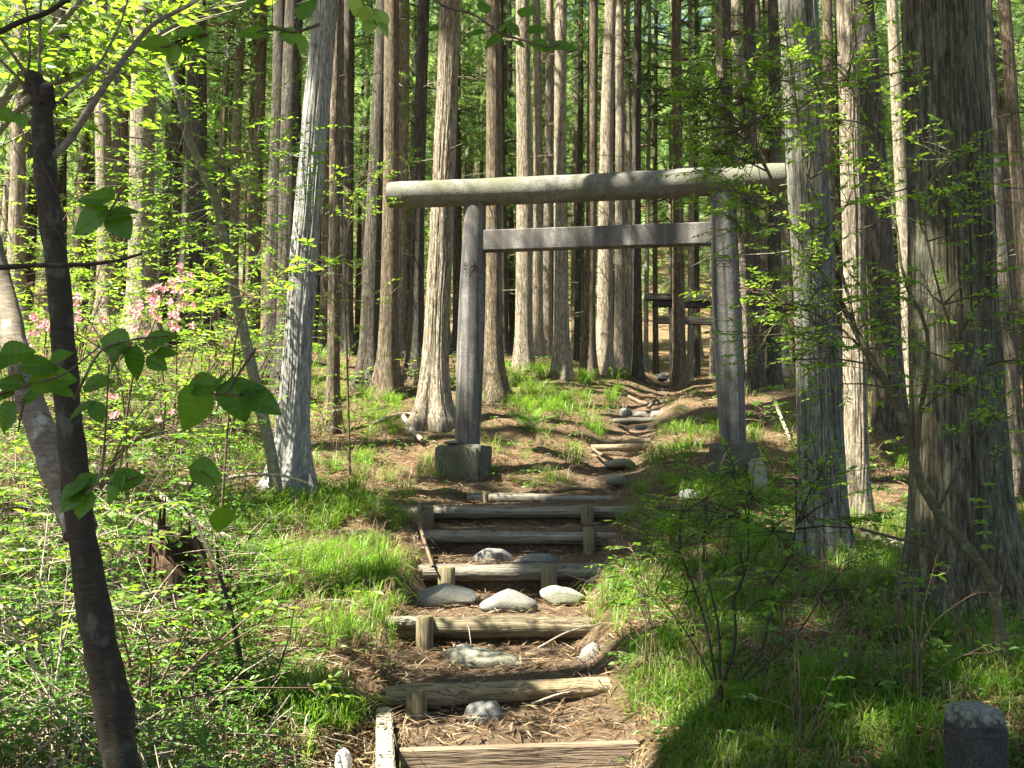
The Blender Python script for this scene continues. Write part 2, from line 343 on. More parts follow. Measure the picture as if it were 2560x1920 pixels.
# steps: px left, py left, px right, py right (top edge), log thickness px, distance at left, distance at right
STEPS = [
 (995,1866,1600,1846,62,5.12,5.18), (965,1716,1560,1692,52,5.75,5.95), (968,1543,1480,1540,52,7.0,7.05), (1045,1412,1500,1410,40,8.25,8.3),
 (1050,1324,1540,1330,33,9.25,9.3), (980,1263,1590,1266,32,10.15,10.2), (1167,1232,1540,1240,28,10.95,10.95)]
SL = [(P(a, b, dl), P(c, d, dr), t / F * (dl + dr) / 2) for a, b, c, d, t, dl, dr in STEPS]
YS = np.array([(a[1] + b[1]) / 2 for a, b, _ in SL]); ZS = np.array([(a[2] + b[2]) / 2 for a, b, _ in SL])
XLs = np.array([a[0] for a, b, _ in SL]); XRs = np.array([b[0] for a, b, _ in SL])
def sstep(a, b, x): t = np.clip((x - a) / (b - a), 0, 1); return t * t * (3 - 2 * t)
def stair_h(y):
    z = np.full(np.shape(y), ZS[0] - .17)
    for k in range(len(YS)):
        nxt = YS[k + 1] if k + 1 < len(YS) else YS[k] + 1.2
        zt = ZS[k] - .015 + .035 * np.clip((y - YS[k]) / (nxt - YS[k]), 0, 1)
        t = sstep(YS[k] - .0, YS[k] + .07, y); z = z * (1 - t) + zt * t
    return z
PATH = P([1500, 1530, 1555, 1600, 1640, 1668, 1720, 1740], [1225, 1180, 1130, 1055, 990, 950, 930, 905], [11.3, 12.6, 13.8, 16, 19, 21.5, 26, 31])
def path_mask(x, y):
    xc = np.interp(y, PATH[:, 1], PATH[:, 0]); hw = .42
    m = (1 - sstep(hw * .5, hw * 1.6, np.abs(x - xc))) * sstep(10.6, 11.4, y) * (1 - sstep(28, 33, y)); return m
def stair_mask(x, y):
    xl = np.interp(y, YS, XLs) + .10; xr = np.interp(y, YS, XRs) - .10
    m = sstep(xl - .22, xl + .06, x) * (1 - sstep(xr - .06, xr + .25, x)); return m * (1 - sstep(11.0, 11.7, y)) * sstep(2.5, 3.6, y)
def h_raw(x, y):
    z = tps(x, y); near = 1 - .0 * x
    z = z + .10 * fbm(x * .9, y * .9, 11, 3) + .05 * fbm(x * 3.1, y * 3.1, 21, 4) * near + .02 * fbm(x * 11, y * 11, 31, 2)
    pm = path_mask(x, y); z = z - .10 * pm
    z = z - .17 * np.exp(-((x + .70) / .22) ** 2) * sstep(4.2, 4.6, y) * (1 - sstep(5.7, 6.0, y))
    sm = stair_mask(x, y); z = z * (1 - sm) + (stair_h(y) + .012 * fbm(x * 6, y * 6, 41, 3)) * sm
    return z
def lines(segs):
    o = [segs[0][0]]
    for a, b, st in segs: o += list(np.linspace(a, b, max(1, int(round((b - a) / st))) + 1)[1:])
    return np.array(o)
gx = lines([(-220, -60, 20), (-60, -20, 2), (-20, -9, .5), (-9, -3.4, .1), (-3.4, 3.6, .04), (3.6, 9, .1), (9, 20, .5), (20, 60, 2), (60, 220, 20)])
gy = lines([(-120, -20, 20), (-20, 0, 1), (0, 3, .15), (3, 12, .035), (12, 18, .08), (18, 30, .25), (30, 60, 1), (60, 130, 4), (130, 400, 30)])
GX, GY = np.meshgrid(gx, gy, indexing='ij')
GZ = h_raw(GX, np.clip(GY, -120, 120)); GZ = np.clip(GZ, -3, 60)
def hgt(x, y):
    x = np.asarray(x, float); y = np.asarray(y, float)
    i = np.clip(np.searchsorted(gx, x) - 1, 0, len(gx) - 2); j = np.clip(np.searchsorted(gy, y) - 1, 0, len(gy) - 2)
    fx = np.clip((x - gx[i]) / (gx[i + 1] - gx[i]), 0, 1); fy = np.clip((y - gy[j]) / (gy[j + 1] - gy[j]), 0, 1)
    return (GZ[i, j] * (1 - fx) + GZ[i + 1, j] * fx) * (1 - fy) + (GZ[i, j + 1] * (1 - fx) + GZ[i + 1, j + 1] * fx) * fy
nx, ny = len(gx), len(gy); ii = np.arange(nx - 1)[:, None]; jj = np.arange(ny - 1)[None]
Fq = np.stack([ii * ny + jj, (ii + 1) * ny + jj, (ii + 1) * ny + jj + 1, ii * ny + jj + 1], -1).reshape(-1, 4)
soil = 1 - np.maximum(stair_mask(GX, GY), path_mask(GX, GY)).ravel() * .85
g = mesh("ground", [(np.stack([GX, GY, GZ], -1).reshape(-1, 3), Fq, 0, True, soil)], [M['ground']]); tag(g, kind="structure")
print("ground", nx * ny, time.time() - T0)

# ------------------------------------------------------------------ chosen sunlit spots: crown foliage in the sun's way is left out
LIT = []
def lit(px, py, d, r):
    LIT.append((*P(px, py, d), r))
def litline(a, b, n, r):
    for t in np.linspace(0, 1, n): lit(a[0] + (b[0] - a[0]) * t, a[1] + (b[1] - a[1]) * t, a[2] + (b[2] - a[2]) * t, r)
litline((985, 480, 12.25), (1470, 455, 11.8), 10, .28); lit(1560, 445, 11.7, .14); lit(1890, 435, 11.3, .13); lit(1965, 430, 11.15, .13)
lit(1235, 600, 12, .12); lit(1290, 600, 11.9, .09); lit(1385, 595, 11.8, .06); lit(1580, 590, 11.6, .07); lit(1195, 540, 12, .14); lit(1210, 700, 12, .08)
litline((790, 330, 10.1), (735, 1000, 10.1), 9, .33); lit(690, 1270, 9.6, .55); lit(620, 1330, 9.0, .5); lit(560, 1250, 9.8, .7)
for px, py, d, r in [(q[0], q[1], q[2], q[3] * 1.35) for q in [(300,1400,7.5,1.4),(100,1500,6.2,1.3),(100,1250,8.6,1.6),(350,1150,10.5,1.6),(200,1000,12.5,1.8),(420,950,14,1.6),(150,800,13,1.5),(400,750,12,1.2),
                     (60,1750,4.8,1.0),(330,1750,5.0,.6),(250,1850,4.5,.6),(200,150,5.5,1.1),(60,60,5.5,1.0),(330,60,6,.9),(380,180,4.6,.5),(480,60,5,.5),(40,900,4.2,.6),(80,1100,3.9,.35),
                     (280,200,4.0,.2),(250,300,3.6,.1),(450,1430,7.5,.7),(520,1550,6.5,.4)]]: lit(px, py, d, r)
for px, py, d, r in [(1400,960,17,1.0),(1330,985,16,.8),(1250,960,17.5,.6),(1150,1120,12.8,.35),(1050,1110,13,.4),(1400,1060,14.4,.5),(1460,1110,13.6,.4),(1540,1140,13.3,.35),(1330,1150,12.6,.22),
                     (1560,1020,16.8,.5),(1450,1000,16.5,.4),(1640,975,19,.5),(1680,1080,14,.3),(920,965,16,.4),(800,840,14.4,.2),(1850,1010,16.5,.5),(1930,1090,14.5,.5),(1700,1060,14.5,.25),
                     (1940,1220,11.9,.45),(1990,1330,9.6,.3),(2210,1360,9.6,.6),(2230,1250,11.5,.6),(2200,1200,12.5,.6),(1700,1370,8.6,.12),(1750,1260,10.2,.13),
                     (1015,1728,5.8,.1),(1090,1720,5.8,.12),(1480,1702,5.9,.12),(1560,1700,5.9,.1),(800,1760,5.4,.2),(960,1800,5.2,.08),(855,1890,4.5,.14),(960,1900,4.5,.1),(1250,1820,4.9,.1),(1330,1800,5,.1),
                     (1100,1862,4.7,.08),(1300,1856,4.7,.1),(1500,1852,4.7,.1),(1200,1895,4.6,.06),(960,1720,5.85,.1),(1060,1560,7,.04),(880,1640,6.1,.1),(1150,1510,7.2,.05)]: lit(px, py, d, r)
# sunlit trunks
for (xa, ya, xb, yb, d, n, r) in [(1105,250,1090,600,14,5,.33),(1090,620,1080,1000,14,6,.35),(1316,50,1310,900,19,9,.30),(1365,50,1360,850,22,6,.3),(1408,50,1404,900,18,9,.33),(1488,150,1475,880,19.5,7,.3),
                                  (1530,300,1512,880,20,7,.4),(1573,500,1573,900,26,3,.4),(1345,400,1345,880,23,4,.3),(1000,350,996,800,32,4,.4),(1700,100,1700,500,20.5,3,.3),(357,200,357,780,16.5,6,.4),
                                  (265,300,265,600,19,3,.3),(40,300,40,700,20,4,.4),(2100,500,2140,1250,10.3,9,.28),(2240,100,2275,900,15.6,9,.3),(2510,400,2540,700,14,3,.2),(1740,700,1742,930,26,2,.3),
                                  (1830,560,1840,700,11.4,2,.06),(530,700,530,790,27,2,.3),(1220,300,1225,420,15.8,2,.15),(580,600,580,880,24,3,.3),(1780,700,1780,900,27,2,.3)]:
    litline((xa, ya, d), (xb, yb, d), n, r)
lit(1890, 730, 13, .35); lit(1830, 760, 13, .25); lit(900, 470, 11, .3); lit(960, 430, 11.2, .3); lit(660, 690, 8, .35); lit(780, 650, 8, .25); lit(2460, 1700, 4.3, .08)
litline((1965, 60, 8), (1995, 900, 8), 6, .10)
for px, py, d, r in [(1700,1500,6.8,.16),(2000,1560,6.2,.12),(1800,1600,6,.13),(2150,1420,7.6,.2),(1950,1720,5,.1),(1750,1780,5.1,.12),(2450,1600,5.3,.08),(2520,1720,4.6,.10),(1850,1880,4.5,.1),(2200,1850,4.4,.07),(1620,1400,8.2,.15),(1750,1380,8.3,.2),(1580,1500,7.4,.2),(2320,900,6.2,.1),(2300,600,6.2,.12),(2350,1300,6.2,.1),(1835,700,11.3,.12)]: lit(px, py, d, r)
for px, py, r in [(1800,260,.22),(1870,200,.2),(1760,350,.18),(1950,290,.14),(2080,180,.2),(2060,300,.14),(1860,520,.16),(1960,790,.14),(2070,820,.16),(2200,780,.14),(2400,420,.14),(2430,790,.12),(2370,960,.12),(2140,500,.12)]: lit(px, py, 4.8, r)
for px, py, d, r in [(600,450,9.5,.5),(480,560,9.5,.5),(660,560,9.5,.4),(350,450,9,.5),(60,560,11,.9),(150,640,11,.8),(280,620,11,.7),(60,420,12,.9)]: lit(px, py, d, r)
LIT = np.array(LIT)
def spares_lit_spots(C):
    """True for foliage points that would NOT shade one of the chosen lit spots"""
    keep = np.ones(len(C), bool)
    for x, y, z, r in LIT:
        v = C - np.array([x, y, z]); t = v @ S; d2 = (v ** 2).sum(-1) - t * t
        keep &= ~((t > .6) & (d2 < (r + .16) ** 2))
    return keep

# ------------------------------------------------------------------ conifers
def spray_template():
    V = []; Fc = []
    for i in range(7):
        x = i * .14; L = .26 * (1 - (i / 7) ** 1.6 * .75)
        for s in (-1, 1):
            k = len(V); V += [(x, 0, -.10 * x * x), (x + .06, 0, -.10 * x * x), (x + .75 * L, s * L * .8, -.1 * x * x - .16 * L)]; Fc.append((k, k + 1, k + 2))
            k = len(V); V += [(x + .07, 0, -.1 * x * x), (x + .12, 0, -.1 * x * x), (x + .07 + .55 * L, s * L * .5, -.1 * x * x + .10 * L)]; Fc.append((k, k + 1, k + 2))
    return np.array(V), np.array(Fc)
SPT, SPF = spray_template()
def crown_parts(base, lean, H, h0, R, nl, seed, world_filter=None, per=11, size=.42):
    """limbs with drooping sprays; local coordinates relative to base"""
    r = np.random.default_rng(seed)
    h = h0 + (H - h0) * np.sort(r.random(nl)) ** 1.1
    az = r.random(nl) * 2 * math.pi
    Rh = R * np.clip((1 - (h - h0) / (H - h0)) ** .75, .08, 1) * (.65 + .5 * r.random(nl)) * np.clip(.55 + (h - h0) * .35, 0, 1)
    A = np.stack([lean[0] * h, lean[1] * h, h], -1)
    D = np.stack([np.cos(az), np.sin(az), np.zeros(nl)], -1)
    B = A + D * Rh[:, None] + np.array([0, 0, 1]) * (Rh * (.05 - .30 * r.random(nl)))[:, None]
    mid = (A + B) / 2 + np.array([0, 0, 1]) * (Rh * .06)[:, None]
    t = r.random((nl, per)) ** .65
    C = A[:, None] * (1 - t[..., None]) + B[:, None] * t[..., None] + r.normal(0, .13, (nl, per, 3)) * (1 + Rh[:, None, None] * .3)
    C[..., 2] -= .10 * r.random((nl, per))
    X = D[:, None] + r.normal(0, .7, (nl, per, 3)); X[..., 2] -= .25
    C = C.reshape(-1, 3); X = X.reshape(-1, 3); k = (np.repeat(Rh, per) > .0)
    if world_filter is not None:
        k = world_filter(C + X / np.linalg.norm(X, axis=-1, keepdims=True) * size * .5 + np.asarray(base)); kl = world_filter(mid + np.asarray(base)); 
    else: kl = np.ones(nl, bool)
    C = C[k]; X = X[k]; n = len(C)
    N = np.array([0, 0, 1.]) + r.normal(0, .45, (n, 3))
    sp = place(SPT, SPF, C, X, N, size * (.7 + .7 * r.random(n)), 0, np.clip(r.random(n), 0, 1))
    lb = many_tubes(A[kl], B[kl], .012 + .012 * Rh[kl], .004, 1, mid[kl])
    return [sp, lb]
def trunk_parts(lean, H, r0, seed, sides=28, flare=1.0, fine=True, bend=0):
    hi = sides > 100
    z = np.concatenate([np.array([-.5, -.25, -.1, 0, .08, .16, .26, .38, .52, .7, .9, 1.15]), np.arange(1.5, H, .45 if fine else 1.3), [H]])
    if hi: z = np.concatenate([[-.5, -.2], np.arange(-.05, 8.5, .05), np.arange(9, H, .6), [H]])
    r = np.random.default_rng(seed); th = np.linspace(0, 2 * math.pi, sides, endpoint=False) + math.pi / 2
    prof = r0 * (1 - .62 * (np.clip(z, 0, None) / H) ** 1.05); zz = np.clip(z, 0, None)
    fl = r0 * .85 * flare * np.exp(-zz / (.30 + r0 * .5)); k = r.integers(4, 7); ph = r.random() * 6
    lob = 1 + .35 * np.sin(k * th + ph) + .2 * np.sin((k + 3) * th + 2 * ph)
    rr = prof[:, None] + fl[:, None] * np.clip(lob, .25, 2)[None]
    nzz = fbm((zz * .55)[:, None] + seed * 3.1, (np.cos(th) * 3.2 + 9)[None] + seed, 50 + seed % 7, 4) + fbm((zz * .55)[:, None] + seed * 1.7, (np.sin(th) * 3.2 + 9)[None], 60 + seed % 7, 4)
    rr = rr * (1 + .085 * nzz)
    if hi:
        u = th[None] * r0; zc = zz[:, None]; wv = .05 * fbm(zc * .8 + 0 * u, u * 3, 91, 2)
        a1 = vnoise((u + wv) * 42, zc * 1.3 + seed, 92); a2 = vnoise((u + wv) * 85, zc * 3.1, 93); a3 = vnoise((u + wv) * 22, zc * .7, 94)
        rr = rr - .011 * np.clip(1 - np.abs(a1) * 5.5, 0, 1) - .007 * np.clip(1 - np.abs(a3) * 6, 0, 1) + .005 * a2
    wob = r0 * .35; cx = lean[0] * z + wob * (np.sin(z * .35 + ph) - math.sin(ph)) * (zz > 0) + bend * np.sin(zz / H * 3.14); cy = lean[1] * z + wob * (np.cos(z * .3 + ph) - math.cos(ph)) * (zz > 0)
    V = np.stack([cx[:, None] + rr * np.cos(th), cy[:, None] + rr * np.sin(th), z[:, None] + 0 * rr], -1).reshape(-1, 3)
    n = len(z); i = np.arange(n - 1)[:, None]; j = np.arange(sides)[None]; j2 = (j + 1) % sides
    Fq = np.stack(np.broadcast_arrays(i * sides + j, i * sides + j2, (i + 1) * sides + j2, (i + 1) * sides + j), -1).reshape(-1, 4)
    return [(V, Fq, 0, True)]
def stubs(lean, r0, z0, z1, n, seed, L=.35):
    r = np.random.default_rng(seed + 991); h = z0 + (z1 - z0) * r.random(n); az = r.random(n) * 6.28
    D = np.stack([np.cos(az), np.sin(az), .1 - .4 * r.random(n)], -1); A = np.stack([lean[0] * h, lean[1] * h, h], -1)
    ln = L * (.3 + 1.6 * r.random(n) ** 3); B = A + D * (r0 * .8 + ln)[:, None]
    return many_tubes(A, B, .011, .004, 0, (A + B) / 2 + r.normal(0, .02, (n, 3)))
# (px base, py base, px at photo top, width px, distance, bark, crown base, label)
TREES = [
 (722,1225,816,70,10.2,'silver',11,"sunlit silver grey cedar leaning right on the grassy bank left of the stairs"),
 (832,1085,852,30,14.3,'brown',11,"slim brown cedar standing close behind the leaning silver grey trunk"),
 (357,860,360,64,16.5,'pale',11,"thick peeling cedar behind the crooked sapling at the left"),
 (266,850,264,42,19,'pale',10,"sun-patched cedar a little right of the cut-off dark trunk"),
 (40,830,42,40,20,'pale',10,"pale cedar at the left edge, seen left of the cut-off dark trunk"),
 (486,835,482,52,17,'dark',11,"dark broad cedar behind the bend of the crooked sapling"),
 (529,800,578,20,27,'pale',7,"thin bright cedar between the crooked sapling and the dark broad cedar"),
 (580,912,606,27,24,'pale',8,"pale cedar just right of the crooked sapling's lower stem"),
 (622,890,630,18,27,'brown',7,"narrow brown cedar behind the gap left of the two grey trunks"),
 (680,970,688,44,16.5,'dark',11,"left one of two shaded grey cedars next to the leaning silver trunk"),
 (716,990,738,48,15.5,'dark',11,"right one of two shaded grey cedars, half behind the leaning silver trunk"),
 (866,875,880,28,21,'dark',9,"dark cedar right behind the bright sprays left of the gate beam"),
 (918,930,944,44,16.5,'dark',11,"dark broad cedar below the left tip of the stone beam"),
 (968,950,988,45,16,'brown',11,"brown cedar beneath the left tip of the stone beam, paired with a dark one"),
 (995,835,1016,14,32,'pale',6,"very thin sunlit cedar in the gap left of the black trunk under the beam"),
 (1040,960,1058,36,17.5,'dark',11,"nearly black cedar just left of the big flaking pale cedar"),
 (1082,1062,1108,62,14,'pale',11,"big flaking pale cedar with flared foot left of the left gate pillar"),
 (1142,925,1140,20,24,'dark',8,"slim dark cedar between the flaking pale cedar and left gate pillar"),
 (1161,885,1158,12,34,'pale',6,"thread-thin cedar seen just above the beam over the left pillar"),
 (1201,880,1201,11,36,'brown',6,"thread-thin brown cedar alone in the bright gap over the left end of the tie beam"),
 (1232,990,1230,42,15.8,'brown',11,"brown cedar standing directly right of the left gate pillar"),
 (1258,900,1258,25,23,'dark',9,"dark slim cedar touching the brown one right of the left pillar"),
 (1308,914,1316,42,19,'pale',11,"pale cedar with broad foot, first of the sunlit trunks inside the gate"),
 (1342,900,1343,26,23,'pale',9,"slim cedar second among the sunlit trunks inside the gate"),
 (1368,905,1366,24,24,'pale',9,"slim bright cedar just left of the straight pale trunk inside the gate"),
 (1404,947,1410,36,18,'pale',11,"straight pale cedar rising from the bright grass inside the gate"),
 (1440,905,1450,16,27,'dark',7,"thin shaded cedar right of the straight pale one on the grass"),
 (1470,940,1492,30,19.5,'brown',10,"brown cedar with a mossy collar left of the double trunk in the gate"),
 (1512,925,1534,38,20,'pale',11,"wide footed pale cedar, front one of the double trunk in the gate"),
 (1548,930,1558,26,21.5,'pale',10,"rear one of the double trunk in the middle of the gate"),
 (1573,928,1571,14,26,'pale',7,"thin white-lit cedar between the double trunk and the black trunk"),
 (1594,935,1593,25,20.5,'dark',10,"black straight cedar behind the right half of the tie beam"),
 (1614,940,1620,12,27,'pale',7,"thin bright cedar touching the black straight trunk's right side"),
 (1640,940,1640,14,28,'brown',6,"thin brown cedar in front of the small wooden gate's left end"),
 (1679,930,1676,10,34,'pale',5,"thread-thin cedar seen through the small wooden gate"),
 (1696,941,1702,30,20.5,'brown',10,"brown cedar left of the right gate pillar, before the small wooden gate"),
 (1724,950,1728,14,27,'pale',7,"thin sunlit cedar stuck to the right side of the brown cedar by the pillar"),
 (1742,955,1746,14,28,'dark',7,"thin dark cedar a little left of the right gate pillar"),
 (1780,950,1780,12,29,'pale',6,"thin pale cedar almost hidden by the left side of the right pillar"),
 (1848,960,1816,28,19,'dark',10,"dark cedar behind the right side of the right gate pillar"),
 (1893,968,1872,38,18,'dark',11,"wide shaded cedar right of the right gate pillar"),
 (1932,955,1926,34,19.5,'dark',11,"shaded cedar left of the large blue-grey trunk"),
 (2062,1400,1985,103,8.0,'silver2',12,"large blue-grey cedar with long ridges right of the gate"),
 (2078,1150,2060,28,14,'brown',10,"reddish slim cedar hidden behind the large blue-grey trunk"),
 (2145,1330,2106,55,10.3,'pale',12,"bright sunlit cedar directly right of the large blue-grey trunk"),
 (2225,1010,2168,70,14,'dark',11,"dark brown cedar between the two sunlit trunks on the right"),
 (2278,965,2240,32,15.6,'pale',11,"slender sunlit cedar along the left side of the biggest trunk"),
 (2420,1520,2348,212,6.3,'mossy',13,"biggest cedar, mossy ridged trunk at the right side"),
 (2542,1200,2468,46,11.5,'dark',11,"dark leaning cedar behind the right side of the biggest trunk"),
 (2585,1050,2517,34,14,'brown',10,"reddish cedar at the top right corner beyond the biggest trunk"),
]
GRP = "cedar trunks of the shrine wood"
used_xy = []
def build_tree(base, lean, r0, H, h0, R, mat, label, seed, near, nl, group=GRP, hide_crown=False, smat='cedar'):
    t = thing("cedar_tree", label, "tree", base, group)
    tp = trunk_parts(lean, H, r0, seed, flare=(.45 if r0 > .15 else .8) if base[0] > 0 else 1.2, fine=near, sides=(420 if r0 > .22 else 240 if r0 > .15 or (near and base[1] < 10.5) else 160) if near and (base[1] < 11 or abs(base[1] - 14) < .01) and -3 < base[0] < 4.2 else (44 if near else 20))
    tp.append(stubs(lean, r0, 1.5, h0, 26 if near else 22, seed, .35 if near else .55))
    mesh("trunk", tp, [M[mat]], t)
    cp = crown_parts(base, lean, H, h0, R, nl, seed + 5, spares_lit_spots if base[1] < 28 else None)
    mesh("crown", cp, [M[smat], M['twig']], t)
    used_xy.append((base[0], base[1])); return t
for k, (xb, yb, xt, wp, d, mt, h0, lab) in enumerate(TREES):
    b = P(xb, yb, d); b[2] = float(hgt(b[0], b[1])); top = P(xt, 0, d); r0 = wp * d / F / 2 * 1.05
    lean = ((top[0] - b[0]) / (top[2] - b[2]), 0.0)
    H = 19 + (k * 37 % 5)
    build_tree(b, lean, r0, H, h0 + .3 * (k % 3), 2.2 + .15 * (k % 5), mt, lab, 100 + k, d < 16, 200 if d < 13 else 65)
# unseen cedars added around the viewer to throw dappled shade on steps and gate
for k, (x, y, r0, h0, R, nl, lab) in enumerate([
    (-5.0, 3.6, .22, 8.5, 3.0, 260, "cedar added for shade beside the viewer on the left, nearest the steps"), (-6.8, 7.2, .2, 8.5, 2.7, 230, "cedar added for shade left of the picture level with the middle steps"),
    (-3.2, 1.0, .2, 9, 3.0, 260, "cedar added for shade just left of the viewer"), (-1.6, -2.2, .22, 8.5, 3.0, 240, "cedar added for shade close behind the viewer on the left"),
    (2.0, -1.6, .2, 9, 3.0, 240, "cedar added for shade close behind the viewer on the right"), (4.6, 2.2, .22, 10, 3.0, 240, "cedar added for shade right of the viewer"),
    (-9.5, -4.5, .2, 10.5, 2.6, 160, "cedar added for shade farther left behind the viewer"), (5.8, 6.8, .22, 11, 2.8, 220, "cedar added for shade right of the picture past the biggest trunk"),
    (-7.4, 10.4, .2, 10, 2.2, 160, "cedar added for shade left of the picture beyond the steps"), (-4.2, -4.6, .22, 10, 3.0, 200, "cedar added for shade well behind the viewer on the left"), (0.6, -5.6, .22, 10, 3.0, 200, "cedar added for shade well behind the viewer"),
    (-1.6, .6, .16, 9.5, 2.8, 240, "cedar added for shade a step left of the viewer"), (1.7, .9, .16, 10, 2.6, 220, "cedar added for shade a step right of the viewer"),
    (-2.9, 3.1, .15, 9, 2.8, 280, "cedar added for shade just outside the left edge beside the dark young tree"), (-6.4, 1.6, .2, 9, 2.8, 260, "cedar added for shade two paces left of the nearest one"), (-5.0, 8.5, .17, 10.5, 2.8, 280, "shade cedar left of the picture level with the gate's near side"), (-6.3, 5.2, .17, 9, 2.5, 240, "cedar added for shade left of the picture level with the third log"), (-8.2, 4.1, .17, 9, 2.5, 220, "cedar added for shade farthest left, level with the lower steps"), (-4.8, -1.4, .2, 9.5, 3.0, 280, "shade cedar behind the viewer's left shoulder")]):
    b = np.array([x, y, float(hgt(x, y))]); build_tree(b, (0, 0), r0, 20 + k % 3, h0, R, 'brown', lab, 300 + k, False, int(nl * 2.1), "unseen cedars added for shade around the viewer")
print("near trees", time.time() - T0)
# the wood behind: four tree models, copied
rf = np.random.default_rng(5); PROTO = []
for v in range(5):
    H = [17, 19, 21, 18, 20][v]; h0 = [5, 7, 3.5, 6, 2.8][v]
    tp = trunk_parts((.01 * (v - 2), 0), H, .17, 500 + v, 14, .7, False); tp.append(stubs((.01 * (v - 2), 0), .15, 1.5, h0 + 1, 26, v, .6))
    cp = crown_parts((0, 0, 0), (.01 * (v - 2), 0), H, h0, 1.7, 42, 520 + v, None, 9, .55)
    PROTO.append((tp, cp))
pm = []
for v, (tp, cp) in enumerate(PROTO):
    a = mesh("trunk", tp, [M[['brown', 'dark', 'pale', 'brown', 'dark'][v]]]); b = mesh("crown", cp, [M['farcedar'], M['twig']])
    pm.append((a.data, b.data)); bpy.data.objects.remove(a); bpy.data.objects.remove(b)
pts = []; tries = 0
hand = np.array(used_xy)
while len(pts) < 165 and tries < 20000:
    tries += 1; y = 21 + 24 * rf.random() ** 1.0; x = (rf.random() * 2 - 1) * (.56 * y + 2)
    q = np.array([x, y])
    if np.min(np.hypot(*(hand - q).T)) < 1.3: continue
    if pts and np.min(np.hypot(*(np.array(pts) - q).T)) < 1.2: continue
    if abs(x - np.interp(y, PATH[:, 1], PATH[:, 0])) < 1.0 and y < 34: continue
    if y < 27 and 1150 < 1280 + x / y * F < 1830: continue
    pts.append(q)
for k, q in enumerate(pts):
    v = int(rf.integers(0, 5)); z = float(hgt(q[0], q[1]))
    t = thing("cedar_tree", "slim cedar standing deep in the wood, indistinct among many like it", "tree", (q[0], q[1], z), "slim cedars deep in the wood behind the gates")
    s = .8 + .45 * rf.random(); t.rotation_euler = (0, 0, rf.random() * 6.28)
    for nm, me in (("trunk", pm[v][0]), ("crown", pm[v][1])):
        o = bpy.data.objects.new(nm, me); COL.objects.link(o); o.parent = t; o.scale = (s, s, .9 + .25 * s)
# far wooded slope as one mass
n = 40000; y = 51 + 42 * rf.random(n); x = (rf.random(n) * 2 - 1) * (.62 * y + 4)
hh = rf.random(n) ** 1.0 * 23
C = np.stack([x, y, hgt(x, y) + hh], -1); dns = fbm(x * .30, y * .15 + hh * .25, 77, 3) > -.20
C = C[dns]; n = len(C); X = rf.normal(0, 1, (n, 3)); X[:, 2] -= .4
ff = mesh("far_forest", [place(SPT, SPF, C, X, np.array([0, 0, 1.]) + rf.normal(0, .5, (n, 3)), 1.0 + 1.1 * rf.random(n), 0, rf.random(n))], [M['farcedar']])
tag(ff, "dense green foliage of the far wooded slope closing the view behind all trunks", "forest", kind="stuff")
print("far trees", time.time() - T0)

# ------------------------------------------------------------------ stone torii
PLb, PRb = P(1168, 1113, 12.05), P(1833, 1107, 11.38)
PLt, PRt = P(1189, 490, 12.05), P(1800, 462, 11.38)
tor = thing("torii_gate", "grey stone torii gate with round beam and square footings above the log stairs", "torii gate", ((PLb + PRb) / 2 * np.array([1, 1, 0]) + np.array([0, 0, float(hgt(.9, 11.7))])))
ax = PRb - PLb; ax[2] = 0; ax = nrm(ax); ay = np.array([-ax[1], ax[0], 0]); AX = np.array([ax, ay, [0, 0, 1.]])
def pillar(b, t, r0, r1, seed):
    n = 26; tt = np.linspace(-.02, 1, n); pts = b + (t - b) * tt[:, None]
    return tube(pts, (r0 + (r1 - r0) * np.clip(tt, 0, 1) ** 2.6) * (1 + .10 * np.sin(np.clip(tt, 0, 1) * 3.14)), 40, 0, .012, seed)
def strokes(b, t, r0, r1, zc, size, segs):
    out = []; n = 8
    for (x0, y0, x1, y1) in segs:
        s = np.linspace(0, 1, n); X = (x0 + (x1 - x0) * s - .5) * size; Z = zc + (y0 + (y1 - y0) * s - .5) * size
        f = (Z - b[2]) / (t[2] - b[2]); R = (r0 + (r1 - r0) * f ** 2.6) * (1 + .10 * np.sin(f * 3.14)); cxy = b + (t - b) * f[:, None]
        a = X / R; pt = cxy + R[:, None] * (np.sin(a)[:, None] * ax - np.cos(a)[:, None] * ay); pt[:, 2] = Z
        out += tube(pt, .0042, 5, 0)
    return out
NOU = [(.24,.97,.08,.78),(.08,.78,.30,.74),(.38,.86,.08,.52),(.08,.52,.44,.55),(.26,.53,.26,.05),(.14,.38,.03,.14),(.36,.38,.46,.18),(.54,.72,.54,.02),(.54,.72,.97,.72),(.97,.72,.97,.02),(.75,.95,.75,.6),(.75,.6,.60,.28),(.75,.6,.9,.32)]
HOU = [(.2,.86,.8,.86),(.15,.71,.85,.71),(.04,.56,.96,.56),(.5,1,.5,.56),(.42,.58,.05,.24),(.58,.58,.95,.24),(.32,.36,.68,.36),(.2,.2,.8,.2),(.5,.44,.5,0)]
lc = P(975, 488, 12.27); rc = P(1962, 443, 11.2)
for b, t, r0, r1, sg, zc, sd in ((PLb, PLt, .152, .125, NOU, P(1180, 678, 12)[2], 3), (PRb, PRt, .148, .125, HOU, P(1810, 656, 11.3)[2], 5)):
    pl = child("pillar", pillar(b, t, r0, r1, sd), [M['granite']], tor)
    cc = child("carved_character", strokes(b, t, r0, r1, zc, .20, sg), [M['carve']], tor); loc = cc.matrix_world.copy()
    cc.parent = pl
n = 40; s = np.linspace(0, 1, n)[:, None]; pts = lc + (rc - lc) * s; pts[:, 2] -= .02 * np.sin(s[:, 0] * math.pi)
rl = np.full(n, .165); rl[0] = rl[-1] = .158
child("lintel", tube(pts, rl, 56, 0, .02, 9), [M['lintel']], tor)
